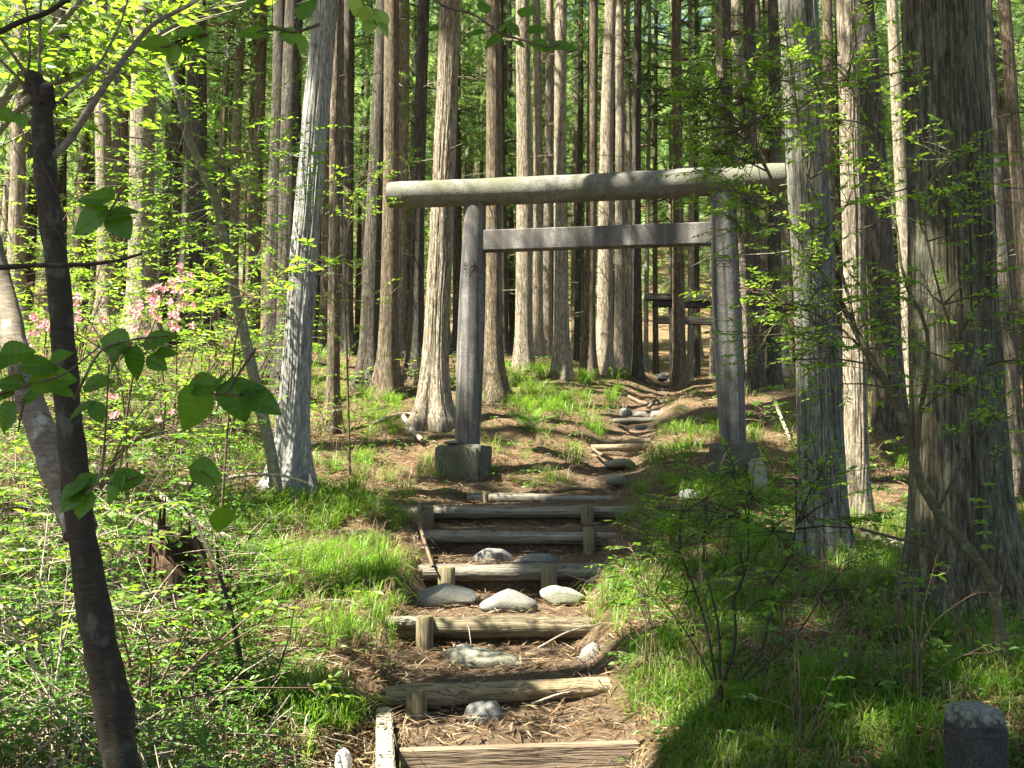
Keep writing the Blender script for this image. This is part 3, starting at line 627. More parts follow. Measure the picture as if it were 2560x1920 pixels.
def pil_at(b, t, z): f = (z - b[2]) / (t[2] - b[2]); return b + (t - b) * f
zl, zr = P(1215, 602, 12.0)[2], P(1768, 585, 11.4)[2]
a = pil_at(PLb, PLt, zl) ; b = pil_at(PRb, PRt, zr); c = (a + b) / 2; d_ = nrm(b - a); up = nrm(np.cross(d_, ay)); up = up * np.sign(up[2])
M['tiebeam'] = stone("tie_beam_stone", (.10, .09, .09), (.18, .163, .163), (.28, .26, .26))
def bandstone():
    t = NT("tie_beam_weathered"); n = t.noise(t.coord(), 7, 8, .7); sp = t.noise(t.coord(), 70, 3, .7)
    col = t.ramp(n, [(.3, (.13, .122, .118)), (.55, (.23, .218, .21)), (.8, (.33, .315, .305))]); col = t.mix(.75, col, t.ramp(sp, [(.36, (.35,) * 3), (.5, (.8,) * 3), (.68, (1.25,) * 3)]), 'MULTIPLY')
    bd = t.noise(t.coord((3.2, .3, .45)), 1.5, 3, .5); col = t.mix(t.ramp(bd, [(.40, (0, 0, 0)), (.56, (.85,) * 3)]), col, (.075, .066, .064))
    return t.pbr(col, .85, t.bump(sp, .6, .012), .3)
M['tiebeam'] = bandstone()
child("tie_beam", box(c, np.linalg.norm(b - a) - .2, .15, .255, np.array([d_, ay, up]), 0, .012), [M['tiebeam']], tor)
for (x0, x1, yt, yb, d, xc) in ((1093, 1226, 1113, 1195, 12.05, PLb), (1768, 1903, 1108, 1175, 11.38, PRb)):
    zt = P(1160, yt, d)[2]; sw = (x1 - x0) * d / F * .93; zb = zt - .75
    cc = xc.copy() + .0; cc = P((x0 + x1) / 2, yt, d); 
    m_ = 20; g_ = np.linspace(-1, 1, m_); FV = []; FFc = []
    for ax_ in range(3):
        for sg in (-1, 1):
            if ax_ == 2 and sg == -1: continue
            A_, B_ = np.meshgrid(g_, g_, indexing='ij'); q_ = np.zeros((m_, m_, 3)); q_[..., ax_] = sg; q_[..., (ax_ + 1) % 3] = A_; q_[..., (ax_ + 2) % 3] = B_
            o_ = len(FV) * m_ * m_; FV.append(q_.reshape(-1, 3)); i_ = np.arange(m_ - 1)[:, None]; j_ = np.arange(m_ - 1)[None]
            f_ = np.stack([i_ * m_ + j_, (i_ + 1) * m_ + j_, (i_ + 1) * m_ + j_ + 1, i_ * m_ + j_ + 1], -1).reshape(-1, 4) + o_; FFc.append(f_ if sg > 0 else f_[:, ::-1])
    q_ = np.concatenate(FV); hw = sw * .485; hz_ = (zt - zb) / 2; e_ = np.abs(q_); s2_ = np.sort(e_, 1); edge = np.clip((s2_[:, 1] - .86) / .14, 0, 1) * (s2_[:, 2] > .99)
    ch = .012 + .045 * np.clip(fbm(q_[:, 0] * 2.5 + q_[:, 2] * 2 + xc[0], q_[:, 1] * 2.5 - q_[:, 2] * 1.3, 83, 3), 0, 1)
    w_ = q_ * np.array([hw, hw, hz_]); w_ = w_ - q_ * (edge * ch)[:, None]; w_ += .006 * np.stack([fbm(w_[:, 1] * 9 + w_[:, 2] * 7, w_[:, 0] * 9, 84 + k_, 3) for k_ in range(3)], -1)
    w_ = w_ @ AX + np.array([cc[0], xc[1], (zt + zb) / 2])
    fo = child("footing", [(w_, np.concatenate(FFc), 0, False)], [M['footing']], tor)
# ------------------------------------------------------------------ small wooden torii beyond
q = P(1760, 960, 24); q[2] = float(hgt(q[0], 24)) - .1
wt = thing("torii_gate", "small dark weathered wooden torii gate far up the path behind the trunks", "torii gate", q)
def bar(p0, p1, w_, h_, mat=0):
    p0 = np.asarray(p0); p1 = np.asarray(p1); d = nrm(p1 - p0); y_ = nrm(np.cross([0, 0, 1.], d)); z_ = np.cross(d, y_)
    return box((p0 + p1) / 2, np.linalg.norm(p1 - p0), w_, h_, np.array([d, y_, z_]), mat, .01)
for px in (1684, 1876):
    tb = P(px, 960, 24); child("pillar", tube([(tb[0], 24, q[2] - .2), (tb[0], 24, P(px, 760, 24)[2])], [.10, .085], 16, 0), [M['oldwood']], wt)
child("lintel", bar(P(1615, 742, 24), P(1925, 752, 24), .26, .16), [M['oldwood']], wt)
child("lintel_board", bar(P(1632, 759, 24), P(1910, 768, 24), .18, .14), [M['oldwood']], wt)
child("tie_beam", bar(P(1645, 800, 24), P(1900, 806, 24), .12, .18), [M['oldwood']], wt)

# ------------------------------------------------------------------ stairs
def log(name, a, b, dia, mat, label, group, seed, taper=0.0):
    n = 40; s = np.linspace(0, 1, n); a = a.copy(); b = b.copy(); r = dia / 2
    pts = a + (b - a) * s[:, None]; pts[:, 2] -= r; rr = r * (1 + taper * (s - .5)) * (1 + .16 * fbm(s * 5, 0 * s + seed, 5, 3))
    pts[:, 2] += .012 * fbm(s * 3, 0 * s + seed, 9, 2); pts[:, 1] += .03 * fbm(s * 2, 0 * s + seed, 6, 2); o = mesh(name, [(V - pts[0], Fc, m, sm) for V, Fc, m, sm in tube(pts, rr, 36, 0, .075, seed)], [M[mat]], None, tuple(pts[0]))
    return tag(o, label, "log", group)
LOGS = [
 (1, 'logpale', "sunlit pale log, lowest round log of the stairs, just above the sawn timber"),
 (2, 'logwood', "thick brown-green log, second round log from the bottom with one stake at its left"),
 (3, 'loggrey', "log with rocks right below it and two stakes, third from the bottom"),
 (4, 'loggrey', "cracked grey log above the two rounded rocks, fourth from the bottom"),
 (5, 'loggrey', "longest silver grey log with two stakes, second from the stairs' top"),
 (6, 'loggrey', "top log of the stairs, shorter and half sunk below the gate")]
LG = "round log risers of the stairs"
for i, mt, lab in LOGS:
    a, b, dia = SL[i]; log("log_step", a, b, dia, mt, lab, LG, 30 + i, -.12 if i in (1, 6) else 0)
a, b, dia = P(965, 1543, 6.96), P(1110, 1543, 6.9), .085
log("log_piece", P(965, 1542, 6.93), P(1078, 1541, 6.93), .08, 'loggrey', "short grey log end beside the single stake on the second log", None, 44)
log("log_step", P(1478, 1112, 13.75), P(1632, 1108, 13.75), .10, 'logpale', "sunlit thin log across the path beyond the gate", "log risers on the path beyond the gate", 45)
log("log_step", P(1553, 1100, 14.2), P(1625, 1096, 14.2), .08, 'logwood', "shortest log lying just above the sunlit thin log on the path", "log risers on the path beyond the gate", 46)
log("log_step", P(1531, 1046, 16.0), P(1674, 1041, 16.0), .10, 'loggrey', "shaded grey log higher up the path below the roots", "log risers on the path beyond the gate", 47)
# stakes: px, py top, py bottom, width px, distance
for k, (x0, x1, yt, yb, d, lab) in enumerate([
    (1015, 1067, 1722, 1800, 5.60, "stout stake with round sawn top before the lowest pale log"), (1040, 1083, 1540, 1612, 6.83, "tall tan stake before the thick brown-green log"),
    (1095, 1138, 1417, 1455, 8.08, "short squat stake left, between two rocks and the third log"), (1352, 1392, 1415, 1475, 8.1, "split-topped stake right, beside the mossy rock under the third log"),
    (1008, 1038, 1322, 1372, 9.12, "shaded stake at the left end of the cracked grey log"), (1458, 1491, 1318, 1382, 9.15, "stake at the right end of the cracked grey log"),
    (1050, 1084, 1265, 1322, 10.0, "stake left on the longest silver grey log, next to a leaning stick"), (1452, 1484, 1262, 1318, 10.05, "stake right on the longest silver grey log"),
    (1207, 1221, 1232, 1260, 10.84, "little square peg in front of the top log")]):
    p = P((x0 + x1) / 2, yt, d); r = (x1 - x0) / 2 * d / F; hh = (yb - yt) * d / F + .25
    zz = np.array([-hh, -.4 * hh, -.01, 0]); pts = np.stack([p[0] + 0 * zz, p[1] + 0 * zz, p[2] + zz], -1)
    pp = tube(pts, [r * .97, r, r, r * .86], 22 if k < 8 else 4, 0, .03, k)
    tag(mesh("stake", [(V - p, Fc, m, sm) for V, Fc, m, sm in pp], [M['stake']], None, tuple(p)), lab, "stake", "wooden stakes holding the log risers")
# sawn timber riser and side board at the bottom
a, b, dia = SL[0]; tl = bar(a - [0, 0, .085], b - [0, 0, .085], .055, .15)
tag(mesh("timber_step", [(V - a, Fc, m, sm) for V, Fc, m, sm in tl], [M['plankx']], None, tuple(a)), "square sawn timber riser at the bottom of the stairs", "timber")
a = P(960, 1766, 5.62); b = P(966, 1960, 4.5); bd = bar(a - [0, 0, .06], b - [0, 0, .06], .088, .12)
tag(mesh("side_board", [(V - a, Fc, m, sm) for V, Fc, m, sm in bd], [M['plank']], None, tuple(a)), "pale flat board running along the left side of the lowest step", "board")
a = P(928, 1793, 5.6); sk = box(a - [0, 0, .15], .05, .05, .3, None, 0, .004)
tag(mesh("peg", [(V - a, Fc, m, sm) for V, Fc, m, sm in sk], [M['stake']], None, tuple(a)), "small square wooden peg against the outside of the pale side board", "peg")

def rock(px0, px1, yt, yb, d, lab, mat='rock', depth=.8, seed=0, tilt=0, name="rock", peak=0, group="rocks set in the stairs and path"):
    sc_ = d / F; W = (px1 - px0) * sc_ / 2 * 1.10; Hh = (yb - yt) * sc_ * .98
    c = P((px0 + px1) / 2, yb, d); z0 = min(c[2], float(hgt(c[0], d))) 
    nu, nv = 36, 22; u = np.linspace(0, 2 * math.pi, nu, endpoint=False)[None]; v = np.linspace(.02, math.pi - .02, nv)[:, None]
    cx, cy, cz = np.cos(u) * np.sin(v), np.sin(u) * np.sin(v), np.cos(v) + 0 * u
    e = .72; X = np.sign(cx) * np.abs(cx) ** e * .97; Y = np.sign(cy) * np.abs(cy) ** e * .97; Z = np.sign(cz) * np.abs(cz) ** .75
    nz = fbm(cx * 1.3 + seed * 7 + cz, cy * 1.3 + seed * 3 + 4 + cz * .6, 70 + seed, 4); k = 1 + .26 * nz
    top = c[2] + Hh; hz = Hh * .95
    Q = np.stack([X * k, Y * k, Z * k], -1); rk_ = np.random.default_rng(seed + 77)
    for _ in range(11):
        nn_ = rk_.normal(0, 1, 3); nn_[2] = abs(nn_[2]) * .9; nn_ /= np.linalg.norm(nn_); dd = .66 + .24 * rk_.random(); ov = np.clip(Q @ nn_ - dd, 0, None); Q = Q - ov[..., None] * nn_ * .92
    X, Y, Z = Q[..., 0] / k, Q[..., 1] / k, Q[..., 2] / k
    V = np.stack([c[0] + W * X * k, c[1] + W * depth * Y * k + W * depth * .3, c[2] + (.36 * Hh + Z * hz * .66 * k + tilt * X * Hh + peak * Hh * np.exp(-(X - .0) ** 2 * 4) * (Z > 0) * Z)], -1).reshape(-1, 3)
    i = np.arange(nv - 1)[:, None]; j = np.arange(nu)[None]; j2 = (j + 1) % nu
    Fc = np.stack(np.broadcast_arrays(i * nu + j, (i + 1) * nu + j, (i + 1) * nu + j2, i * nu + j2), -1).reshape(-1, 4)
    return tag(mesh(name, [(V - c, Fc, 0, True)], [M[mat]], None, tuple(c)), lab, "rock", group)
for k, a in enumerate([
    (1182,1281,1366,1410,8.6,"boxy grey rock under the cracked grey log, left of two",'rock',.7,0,0), (1288,1400,1386,1412,8.55,"low rounded grey rock under the cracked grey log, right of two",'rock',.7,0,.1),
    (1042,1188,1457,1510,7.55,"long flat-topped dark grey rock left of the humped rock",'rock',.6,.08,0), (1202,1345,1478,1528,7.35,"humped pale grey rock in the middle between second and third log",'rock',.6,0,.08),
    (1358,1462,1462,1504,7.6,"mossy broken rock behind leaves right of the humped rock",'rock2',.6,-.1,0), (1120,1345,1622,1690,6.4,"wide flat tan slab embedded in the tread above the lowest log",'rock2',.5,-.25,0),
    (1128,1188,1608,1636,6.75,"small dark stone on top of the wide tan slab",'rock',.7,0,0), (1442,1512,1608,1678,6.5,"dark rock under dry grass at the right of the wide tan slab",'rock',.8,0,.1),
    (1158,1270,1757,1812,5.6,"wedge shaped grey rock below the lowest pale log",'rock',.6,-.05,.06), (880,958,1545,1588,6.9,"flat grey rock half in the grass left of the second log",'rock',.8,0,0),
    (1573,1602,1449,1466,7.9,"small white stone on the bank right of the third log",'whiterock',.8,0,0), (762,792,1746,1772,5.6,"small grey stone in the grass left of the pale side board",'rock',.8,0,0),
    (836,880,1872,1925,4.95,"bright white rock at the bottom edge left of the side board",'whiterock',.8,0,.2), (1515,1592,1144,1166,12.85,"flat worn stone in the path hollow past the gate",'rock2',.6,0,0),
    (1514,1566,1182,1208,11.95,"pale stone in the path just past the top log",'rock2',.7,0,0), (1542,1582,1018,1042,16.4,"left of three dark rocks on top of the shaded path log",'rock',.8,0,0),
    (1580,1624,1026,1042,16.3,"middle of three dark rocks on top of the shaded path log",'rock',.8,0,0), (1626,1674,1024,1042,16.3,"right of three dark rocks on top of the shaded path log",'rock',.8,0,0),
    (1586,1620,1062,1072,15.4,"small stone right below the shaded path log",'rock',.8,0,0), (1644,1670,933,948,21.5,"grey boulder at the far crest of the path",'rock',.8,0,.1),
    (1905,1955,1250,1300,10.6,"knobbly pale rock by the foot of the leaning post on the right",'rock2',.7,0,0), (1700,1760,1222,1250,10.2,"half-buried rock in shaded grass before the right footing",'rock',.7,0,0),
    (440,475,1530,1560,6.9,"pale lichen stone on the rotten stump's right",'whiterock',.8,0,0)]):
    rock(*a[:6], mat=a[6], depth=a[7], tilt=a[8], peak=a[9], seed=k)
# flat stone lying on the left footing
c = P(1128, 1112, 11.8); zt = P(1160, 1113, 12.05)[2]
rk = rock(1108, 1150, 1104, 1113, 11.85, "thin flat stone laid on the left footing beside the pillar", name="flat_stone", seed=40); rk.location[2] = zt + .012
# stone marker, lower right
p = P(2435, 1756, 3.9); top = p[2]; g0 = top - .9
mk = thing("stone_marker", "short dark stone post with lichen-white top at the lower right corner", "stone post", (p[0], p[1], g0))
th = math.radians(8); R2 = np.array([[math.cos(th), math.sin(th), 0], [-math.sin(th), math.cos(th), 0], [0, 0, 1]])
child("post", box((p[0], p[1], g0 + .42), .178, .16, .84, R2, 0, .016), [M['marker']], mk)
def markertop():
    t = NT("lichen_cap"); n1 = t.noise(t.coord(), 14, 6, .7)
    ge = t.n("ShaderNodeSeparateXYZ"); t.l(t.coord(), ge.inputs[0])
    f = t.math('ADD', t.math('MULTIPLY', ge.outputs[2], 6.0), t.math('MULTIPLY', n1, 2.2))
    c = t.mix(t.ramp(t.math('MULTIPLY', f, .6), [(.62, (0, 0, 0)), (.72, (1, 1, 1))]), (.05, .045, .043), t.ramp(t.noise(t.coord(), 40, 4), [(.35, (.09, .095, .08)), (.65, (.19, .20, .165))]))
    return t.pbr(c, .9, t.bump(n1, .6, .01), .2)
cpz = g0 + .84
nn = 14; V = []; 
s = np.linspace(-1, 1, nn); XX, YY = np.meshgrid(s, s, indexing='ij'); rr = np.maximum(np.abs(XX), np.abs(YY)); zz = .055 - .03 * rr ** 4 + .01 * fbm(XX * 2, YY * 2, 8, 3)
zz = np.where(rr > .99, -.05, zz); xx = XX * .0905 * (1 - .07 * (rr > .99) * 0); yy = YY * .0815
xx = np.where(rr > .99, XX * .0905, XX * .0905 * .99)
V = np.stack([xx, yy, zz], -1).reshape(-1, 3) @ R2; i = np.arange(nn - 1)[:, None]; j = np.arange(nn - 1)[None]
Fc = np.stack([i * nn + j, (i + 1) * nn + j, (i + 1) * nn + j + 1, i * nn + j + 1], -1).reshape(-1, 4)
cp = mesh("cap", [(V, Fc, 0, True)], [markertop()], mk); cp.location = (0, 0, .84)
# leaning round stone post + fallen logs at the right
a = P(1885, 1150, 11.0); b = P(1912, 1275, 10.7)
o = tube(spline([a, a + [.02, 0, -.06], (a + b) / 2, b + [0, 0, -.25]], 10), [.045, .075, .085, .085, .09, .09, .09, .095, .095, .1], 16, 0, .08, 4)
tag(mesh("leaning_post", [(V - b, Fc, m, sm) for V, Fc, m, sm in o], [M['rock2']], None, tuple(b)), "worn greenish post leaning beside the right footing of the gate", "post")
def fallen(name, pts, r0, r1, mat, lab, cat, group=None, sides=12, n=16, rough=.1, base=None):
    pts = spline(pts, n); o = tube(pts, np.linspace(r0, r1, n), sides, 0, rough, int(abs(pts[0][0]) * 31) % 17); b = pts[0]
    return tag(mesh(name, [(V - b, Fc, m, sm) for V, Fc, m, sm in o], [M[mat]], None, tuple(b)), lab, cat, group)
o = fallen("fallen_log", [P(1932, 1226, 11.8), P(2100, 1232, 12.0), P(2300, 1238, 12.3), P(2420, 1245, 12.6)], .115, .10, 'brown', "brown fallen trunk lying behind the large blue-grey cedar", "fallen log", sides=20)
o = fallen("cut_log", [P(1936, 1235, 11.2), P(1992, 1240, 11.2)], .075, .075, 'orange', "short freshly cut orange log peeking out left of the large blue-grey cedar", "log", sides=16, n=4)
fallen("fallen_log", [P(1880, 1340, 9.7), P(1990, 1338, 9.7)], .03, .035, 'loggrey', "thin grey log in sunlight left of the large blue-grey cedar's foot", "fallen log")
fallen("fallen_log", [P(2160, 1340, 9.3), P(2260, 1368, 9.0), P(2320, 1400, 8.6)], .05, .05, 'loggrey', "grey log in the sun between the bright cedar and the biggest trunk", "fallen log")
GB = "bare fallen branches and sticks"
BR = [([(1050,1258,10.0),(1047,1300,9.3),(1060,1350,8.7),(1082,1416,8.0)], .024,.013,'twig',"bent brown stick leaning across the steps at the left"),
 ([(430,1205,9.2),(500,1212,9.1),(600,1190,9.3),(700,1188,9.3),(770,1208,9.3)], .02,.012,'deadtwig',"long arching bare branch pointing at the silver trunk's foot"),
 ([(230,1165,9.5),(330,1190,9.0),(450,1275,8.4),(540,1330,8.2),(640,1375,8.2)], .024,.03,'deadtwig',"bare branch running down to the grass edge left of the stairs"),
 ([(250,1265,8.2),(370,1310,7.9),(450,1340,7.9),(560,1372,7.9)], .02,.012,'deadtwig',"lower bare branch in the sunny brush beneath two others"),
 ([(400,1900,5.0),(470,1780,5.2),(560,1700,5.4),(620,1663,5.6)], .011,.008,'deadtwig',"straight pale stick slanting up in the lower left brush"),
 ([(495,1812,5.3),(545,1800,5.3),(595,1820,5.3)], .007,.006,'deadtwig',"short curved pale twig right of the slanting stick"),
 ([(0,1515,5.4),(60,1570,5.3),(170,1710,5.1)], .014,.012,'deadtwig',"pale branch crossing the lower left edge behind the dark trunk"),
 ([(0,1545,5.8),(50,1660,5.5),(90,1750,5.2)], .03,.024,'palebark',"thick pale limb lying at the left edge of the brush"),
 ([(1935,998,15),(1955,1050,14.6),(1972,1090,14.3),(1980,1125,14.1)], .028,.02,'deadtwig',"crooked white stick standing in the sun between gate and blue-grey trunk"),
 ([(2150,1322,6.0),(2300,1360,6.1),(2450,1385,6.2)], .010,.006,'twig',"thin brown branch stretching across to the biggest trunk"),
 ([(1008,1040,14.0),(1030,1075,13.4),(1055,1100,13.0)], .035,.03,'deadtwig',"pale branch leaning on the slope left of the flaking cedar's foot"),
 ([(930,1060,14),(1000,1035,14.3),(1060,1040,14.3)], .03,.018,'deadtwig',"long branch lying on the litter just left of the flaking cedar"),
 ([(1385,1230,10.9),(1440,1222,11.0),(1500,1226,11.0)], .022,.016,'twig',"dark curved branch resting on the path above the top log"),
 ([(1700,1272,9.4),(1610,1310,9.1),(1560,1325,9.0)], .012,.006,'deadtwig',"pale twig pointing to the right end of the cracked grey log"),
 ([(1330,1760,5.6),(1390,1738,5.7),(1425,1730,5.75)], .008,.005,'deadtwig',"bunch-like pale twig on the tread right of the wedge rock"),
 ([(1345,1620,6.4),(1420,1580,6.6),(1500,1560,6.7)], .007,.005,'deadtwig',"arched dry stem over the right end of the second log"),
]
for pts, r0, r1, mt, lab in BR:
    fallen("fallen_branch", [P(*q) for q in pts], r0, r1, mt, lab, "branch", GB, 7)
rr_ = [([(1570,992,17.6),(1610,1008,17.1),(1650,1012,17.0),(1700,990,17.4)],.035,"upper root crossing the path below the far crest"),([(1620,1020,16.6),(1640,1000,17),(1655,1012,16.9),(1690,1022,16.6)],.03,"forked pale root just above the dark path rocks"),
       ([(1548,1065,15.3),(1590,1082,15.0),(1640,1076,15.1)],.03,"root below the shaded path log"),([(1530,1150,12.9),(1500,1135,13.2),(1480,1120,13.6)],.03,"root curling at the left edge of the path hollow")]
for pts, r, lab in rr_: fallen("tree_root", [P(*q) for q in pts], r, r * .6, 'twig', lab, "root", "roots crossing the path", 8)
# rotten stump, left
p = P(470, 1640, 6.6); zb = float(hgt(p[0], p[1])) - .1
st = thing("rotten_stump", "rotten brown hollow stump with jagged top in the brush at the lower left", "stump", (p[0], p[1], zb))
r = np.random.default_rng(3); sd = 40; th = np.linspace(0, 2 * math.pi, sd, endpoint=False); hz = np.linspace(0, 1, 14)
htop = (.42 + .20 * np.cos(th - 2.9)) + (.10 * fbm(th * 3, 0 * th, 12, 3) + .10 * vnoise(th * 9, 0 * th, 13)); rad = .25 + .05 * np.sin(3 * th + 1)
V = []
for t in hz:
    rr = rad * (1 + .45 * (1 - t) ** 3) * (1 + .16 * fbm(np.cos(th) * 4 + 9, np.sin(th) * 4 + 9 + t, 15, 3)); V.append(np.stack([np.cos(th) * rr, np.sin(th) * rr, t * htop], -1))
for t in hz[::-1]:
    rr = rad * .68 * (1 + .2 * fbm(np.cos(th) * 4 + 3, np.sin(th) * 4 + 9 + t, 18, 3)); V.append(np.stack([np.cos(th) * rr, np.sin(th) * rr, .08 + t * (htop - .09)], -1))
V = np.array(V); nn = len(V); i = np.arange(nn - 1)[:, None]; j = np.arange(sd)[None]; j2 = (j + 1) % sd
Fc = np.stack(np.broadcast_arrays(i * sd + j, i * sd + j2, (i + 1) * sd + j2, (i + 1) * sd + j), -1).reshape(-1, 4)
spl = []
for k in range(22):
    a_ = r.random() * 6.28; R_ = .235 + .05 * r.random(); h_ = (.42 + .2 * math.cos(a_ - 2.9)) * (.9 + .5 * r.random())
    q0 = np.array([math.cos(a_) * R_ * 1.15, math.sin(a_) * R_ * 1.15, 0]); q1 = np.array([math.cos(a_) * R_ + .02 * r.normal(), math.sin(a_) * R_, h_])
    spl += tube([q0, (q0 + q1) / 2, q1], [.035, .028, .004], 5, 0, .3, k, smooth=False)
mesh("shell", [(V.reshape(-1, 3), Fc, 0, True)] + spl, [M['rot']], st)
mesh("heartwood", tube([(0, 0, -.1), (0.02, 0, .12), (.03, 0, .2)], [.19, .17, .12], 16, 0, .2, 2), [M['rot']], st)
# mossy stump of the lower right shrub
p = P(1800, 1745, 5.0); stp = mesh("tree_stump", tube([p + [0, 0, -.3], p + [0, 0, -.12], p + [0, 0, -.06], p + [.01, 0, -.03], p + [.01, 0, -.06]], [.17, .12, .10, .085, .06], 22, 0, .5, 6), [M['rot']], None)
tag(stp, "low dark root stump from which the lower right shrub grows", "stump")
print("objects", time.time() - T0)

# ------------------------------------------------------------------ leaves
LT = np.array([(0, 0, 0), (.28, .20, .03), (.62, .19, .02), (1, 0, -.06), (.62, -.19, .02), (.28, -.20, .03)]); LF = np.array([(0, 3, 2, 1), (0, 5, 4, 3)])
def bigleaf():
    n = 19; V = []; x = np.linspace(0, 1, n); vn = []
    w = .43 * np.sin(np.pi * x ** .72) ** .85 * (1 - .15 * x); w[-1] = 0; w[0] = 0.02
    w = w * (1 + .07 * (np.arange(n) % 2)); bend = -.22 * x ** 2; cs = (-1, -.5, -.07, 0, .07, .5, 1)
    for k in range(n):
        for q in cs:
            sh = .07 * abs(q)                      # side veins run forward towards the edge
            V.append((min(1, x[k] + sh * (1 - x[k])), q * w[k], bend[k] + .2 * abs(q) * w[k] - .12 * abs(q) * w[k] + (.010 if k % 3 == 0 else -.004) * abs(q) - (.012 if q == 0 else 0)))
            vn.append(.35 if q == 0 else (.16 if k % 3 == 0 else -.06))
    V = np.array(V); i = np.arange(n - 1)[:, None]; m = len(cs); j = np.arange(m - 1)[None]
    Fc = np.stack([i * m + j, (i + 1) * m + j, (i + 1) * m + j + 1, i * m + j + 1], -1).reshape(-1, 4); return V, Fc, np.array(vn)
BT, BF, BVN = bigleaf()
def bush(name, label, cat, base, stems, blobs, lmat='green', bmat='twig', group=None, lsize=.04, seed=0, flat=.35, per=9, tl=.22, extra=None, parts=("stem", "foliage")):
    """stems: list of (pts, r0, r1) ; blobs: (centre, radius, leaves). All in world coordinates."""
    r = np.random.default_rng(seed + 4000); t = thing(name, label, cat, base, group); tp = []; allp = []
    for pts, r0, r1 in stems:
        q = spline(pts, 14); allp.append(q); tp += tube(q, np.linspace(r0, r1, 14), 8, 0, .08, seed)
    allp = np.concatenate(allp); lv = []; twA = []; twB = []; rad = []
    for c, R, nleaf in blobs:
        c = np.asarray(c); R = np.broadcast_to(np.asarray(R, float), (3,)); ns = allp[np.argmin(((allp - c) ** 2).sum(-1))]
        low = allp[allp[:, 2] < c[2]]; ns = low[np.argmin(((low - c) ** 2).sum(-1))] if len(low) else ns
        twA.append(ns[None]); twB.append(c[None]); rad.append([.006])
        ntw = max(1, nleaf // per); st = c + r.normal(0, .5, (ntw, 3)) * R; out = nrm(st - ns + r.normal(0, .25, (ntw, 3)) * np.linalg.norm(c - ns)); out[:, 2] *= .35
        out = nrm(out); L = tl * (.6 + .8 * r.random(ntw)); en = st + out * L[:, None]
        hub = c + (st - c) * .3; twA += [np.repeat(c[None], ntw, 0), st]; twB += [st, en]; rad += [[.0028] * ntw, [.002] * ntw]
        tt = np.linspace(.1, 1, per)[None, :, None]; C = st[:, None] * (1 - tt) + en[:, None] * tt
        side = nrm(np.cross(out, np.array([0, 0, 1.])))[:, None] * np.where(np.arange(per) % 2, 1, -1)[None, :, None]
        X = side + out[:, None] * .7 + r.normal(0, .28, C.shape); X[:, -1] = out + r.normal(0, .2, out.shape); X[..., 2] -= .12
        C = C.reshape(-1, 3); X = X.reshape(-1, 3); N = np.array([0, 0, 1.]) + r.normal(0, flat, C.shape)
        lv.append(place(LT, LF, C, X, N, lsize * (.6 + .65 * r.random(len(C))), 0, np.clip(r.normal(.5, .28, len(C)), 0, 1)))
    A = np.concatenate(twA); B = np.concatenate(twB); rd = np.concatenate(rad); lowm = (A + B) / 2 + np.array([0, 0, 1.]) * (.05 * np.linalg.norm(B - A, axis=-1))[:, None]
    tp.append(many_tubes(A, B, rd, rd * .6, 0, lowm))
    child(parts[0], tp, [M[bmat]], t); child(parts[1], lv, [M[lmat]], t)
    return t

# --- foreground cut-off dark tree at the left with a pale second stem
base = P(330, 2250, 3.4)
dt = thing("young_tree", "dark cut-off trunk close to the viewer at left, hung with broad leaves", "tree", base)
def pxcurve(pts): return np.array([P(a, b, d) for a, b, d in pts])
tr = pxcurve([(105,232,3.4),(108,330,3.4),(118,480,3.4),(140,640,3.4),(158,850,3.4),(168,1000,3.4),(183,1150,3.4),(200,1300,3.4),(232,1500,3.4),(255,1650,3.4),(282,1760,3.4),(300,1900,3.4),(320,2100,3.4),(335,2300,3.4)])
wd = np.array([50, 64, 62, 64, 62, 66, 74, 76, 82, 86, 104, 94, 100, 112]) * .9 / 2 * 3.4 / F
m = 60; ps = spline(tr, m); rs = np.interp(np.linspace(0, 1, m), np.linspace(0, 1, len(wd)), wd); rs = rs * (1 + .07 * fbm(np.arange(m) * .5, np.zeros(m), 4, 3))
child("trunk", tube(ps, rs, 32, 0, .11, 3) + tube(spline(pxcurve([(112,268,3.4),(98,232,3.4),(84,200,3.4),(72,178,3.4)]), 8), [.034, .036, .034, .032, .030, .027, .022, .008], 14, 0, .3, 9) + tube(spline(pxcurve([(108,262,3.4),(118,228,3.38),(124,208,3.38)]), 6), [.034, .032, .030, .026, .020, .008], 12, 0, .35, 4), [M['cherry']], dt)
ps = spline(pxcurve([(-25,600,4.0),(5,720,3.95),(35,850,3.85),(75,1000,3.75),(120,1120,3.65),(165,1230,3.55),(200,1330,3.45)]), 30); child("second_stem", tube(ps, np.linspace(.043, .055, 30), 20, 0, .14, 8), [M['palebark']], dt)
ps = spline(pxcurve([(118,400,3.4),(165,360,3.4),(215,285,3.4),(262,215,3.4),(330,120,3.45),(385,60,3.5),(460,20,3.5),(560,-40,3.5)]), 30); child("branch", tube(ps, np.linspace(.015, .006, 30), 12, 0, .08, 5), [M['palebark']], dt)
for k, (c_, a_, b_) in enumerate([([(85,240,3.4),(60,180,3.4),(20,120,3.4),(-30,60,3.4)], .009, .004), ([(100,240,3.4),(98,150,3.4),(100,60,3.4),(104,-40,3.4)], .007, .004), ([(80,240,3.4),(40,190,3.4),(-10,140,3.4)], .008, .004),
     ([(150,250,3.4),(240,170,3.6),(300,60,3.7),(330,-40,3.8)], .006, .003), ([(60,235,3.4),(75,120,3.45),(60,-20,3.5)], .006, .003)]):
    child("shoot", tube(spline(pxcurve(c_), 14), np.linspace(a_, b_, 14), 8, 0, .05, k), [M['palebark' if k % 2 else 'twig']], dt)
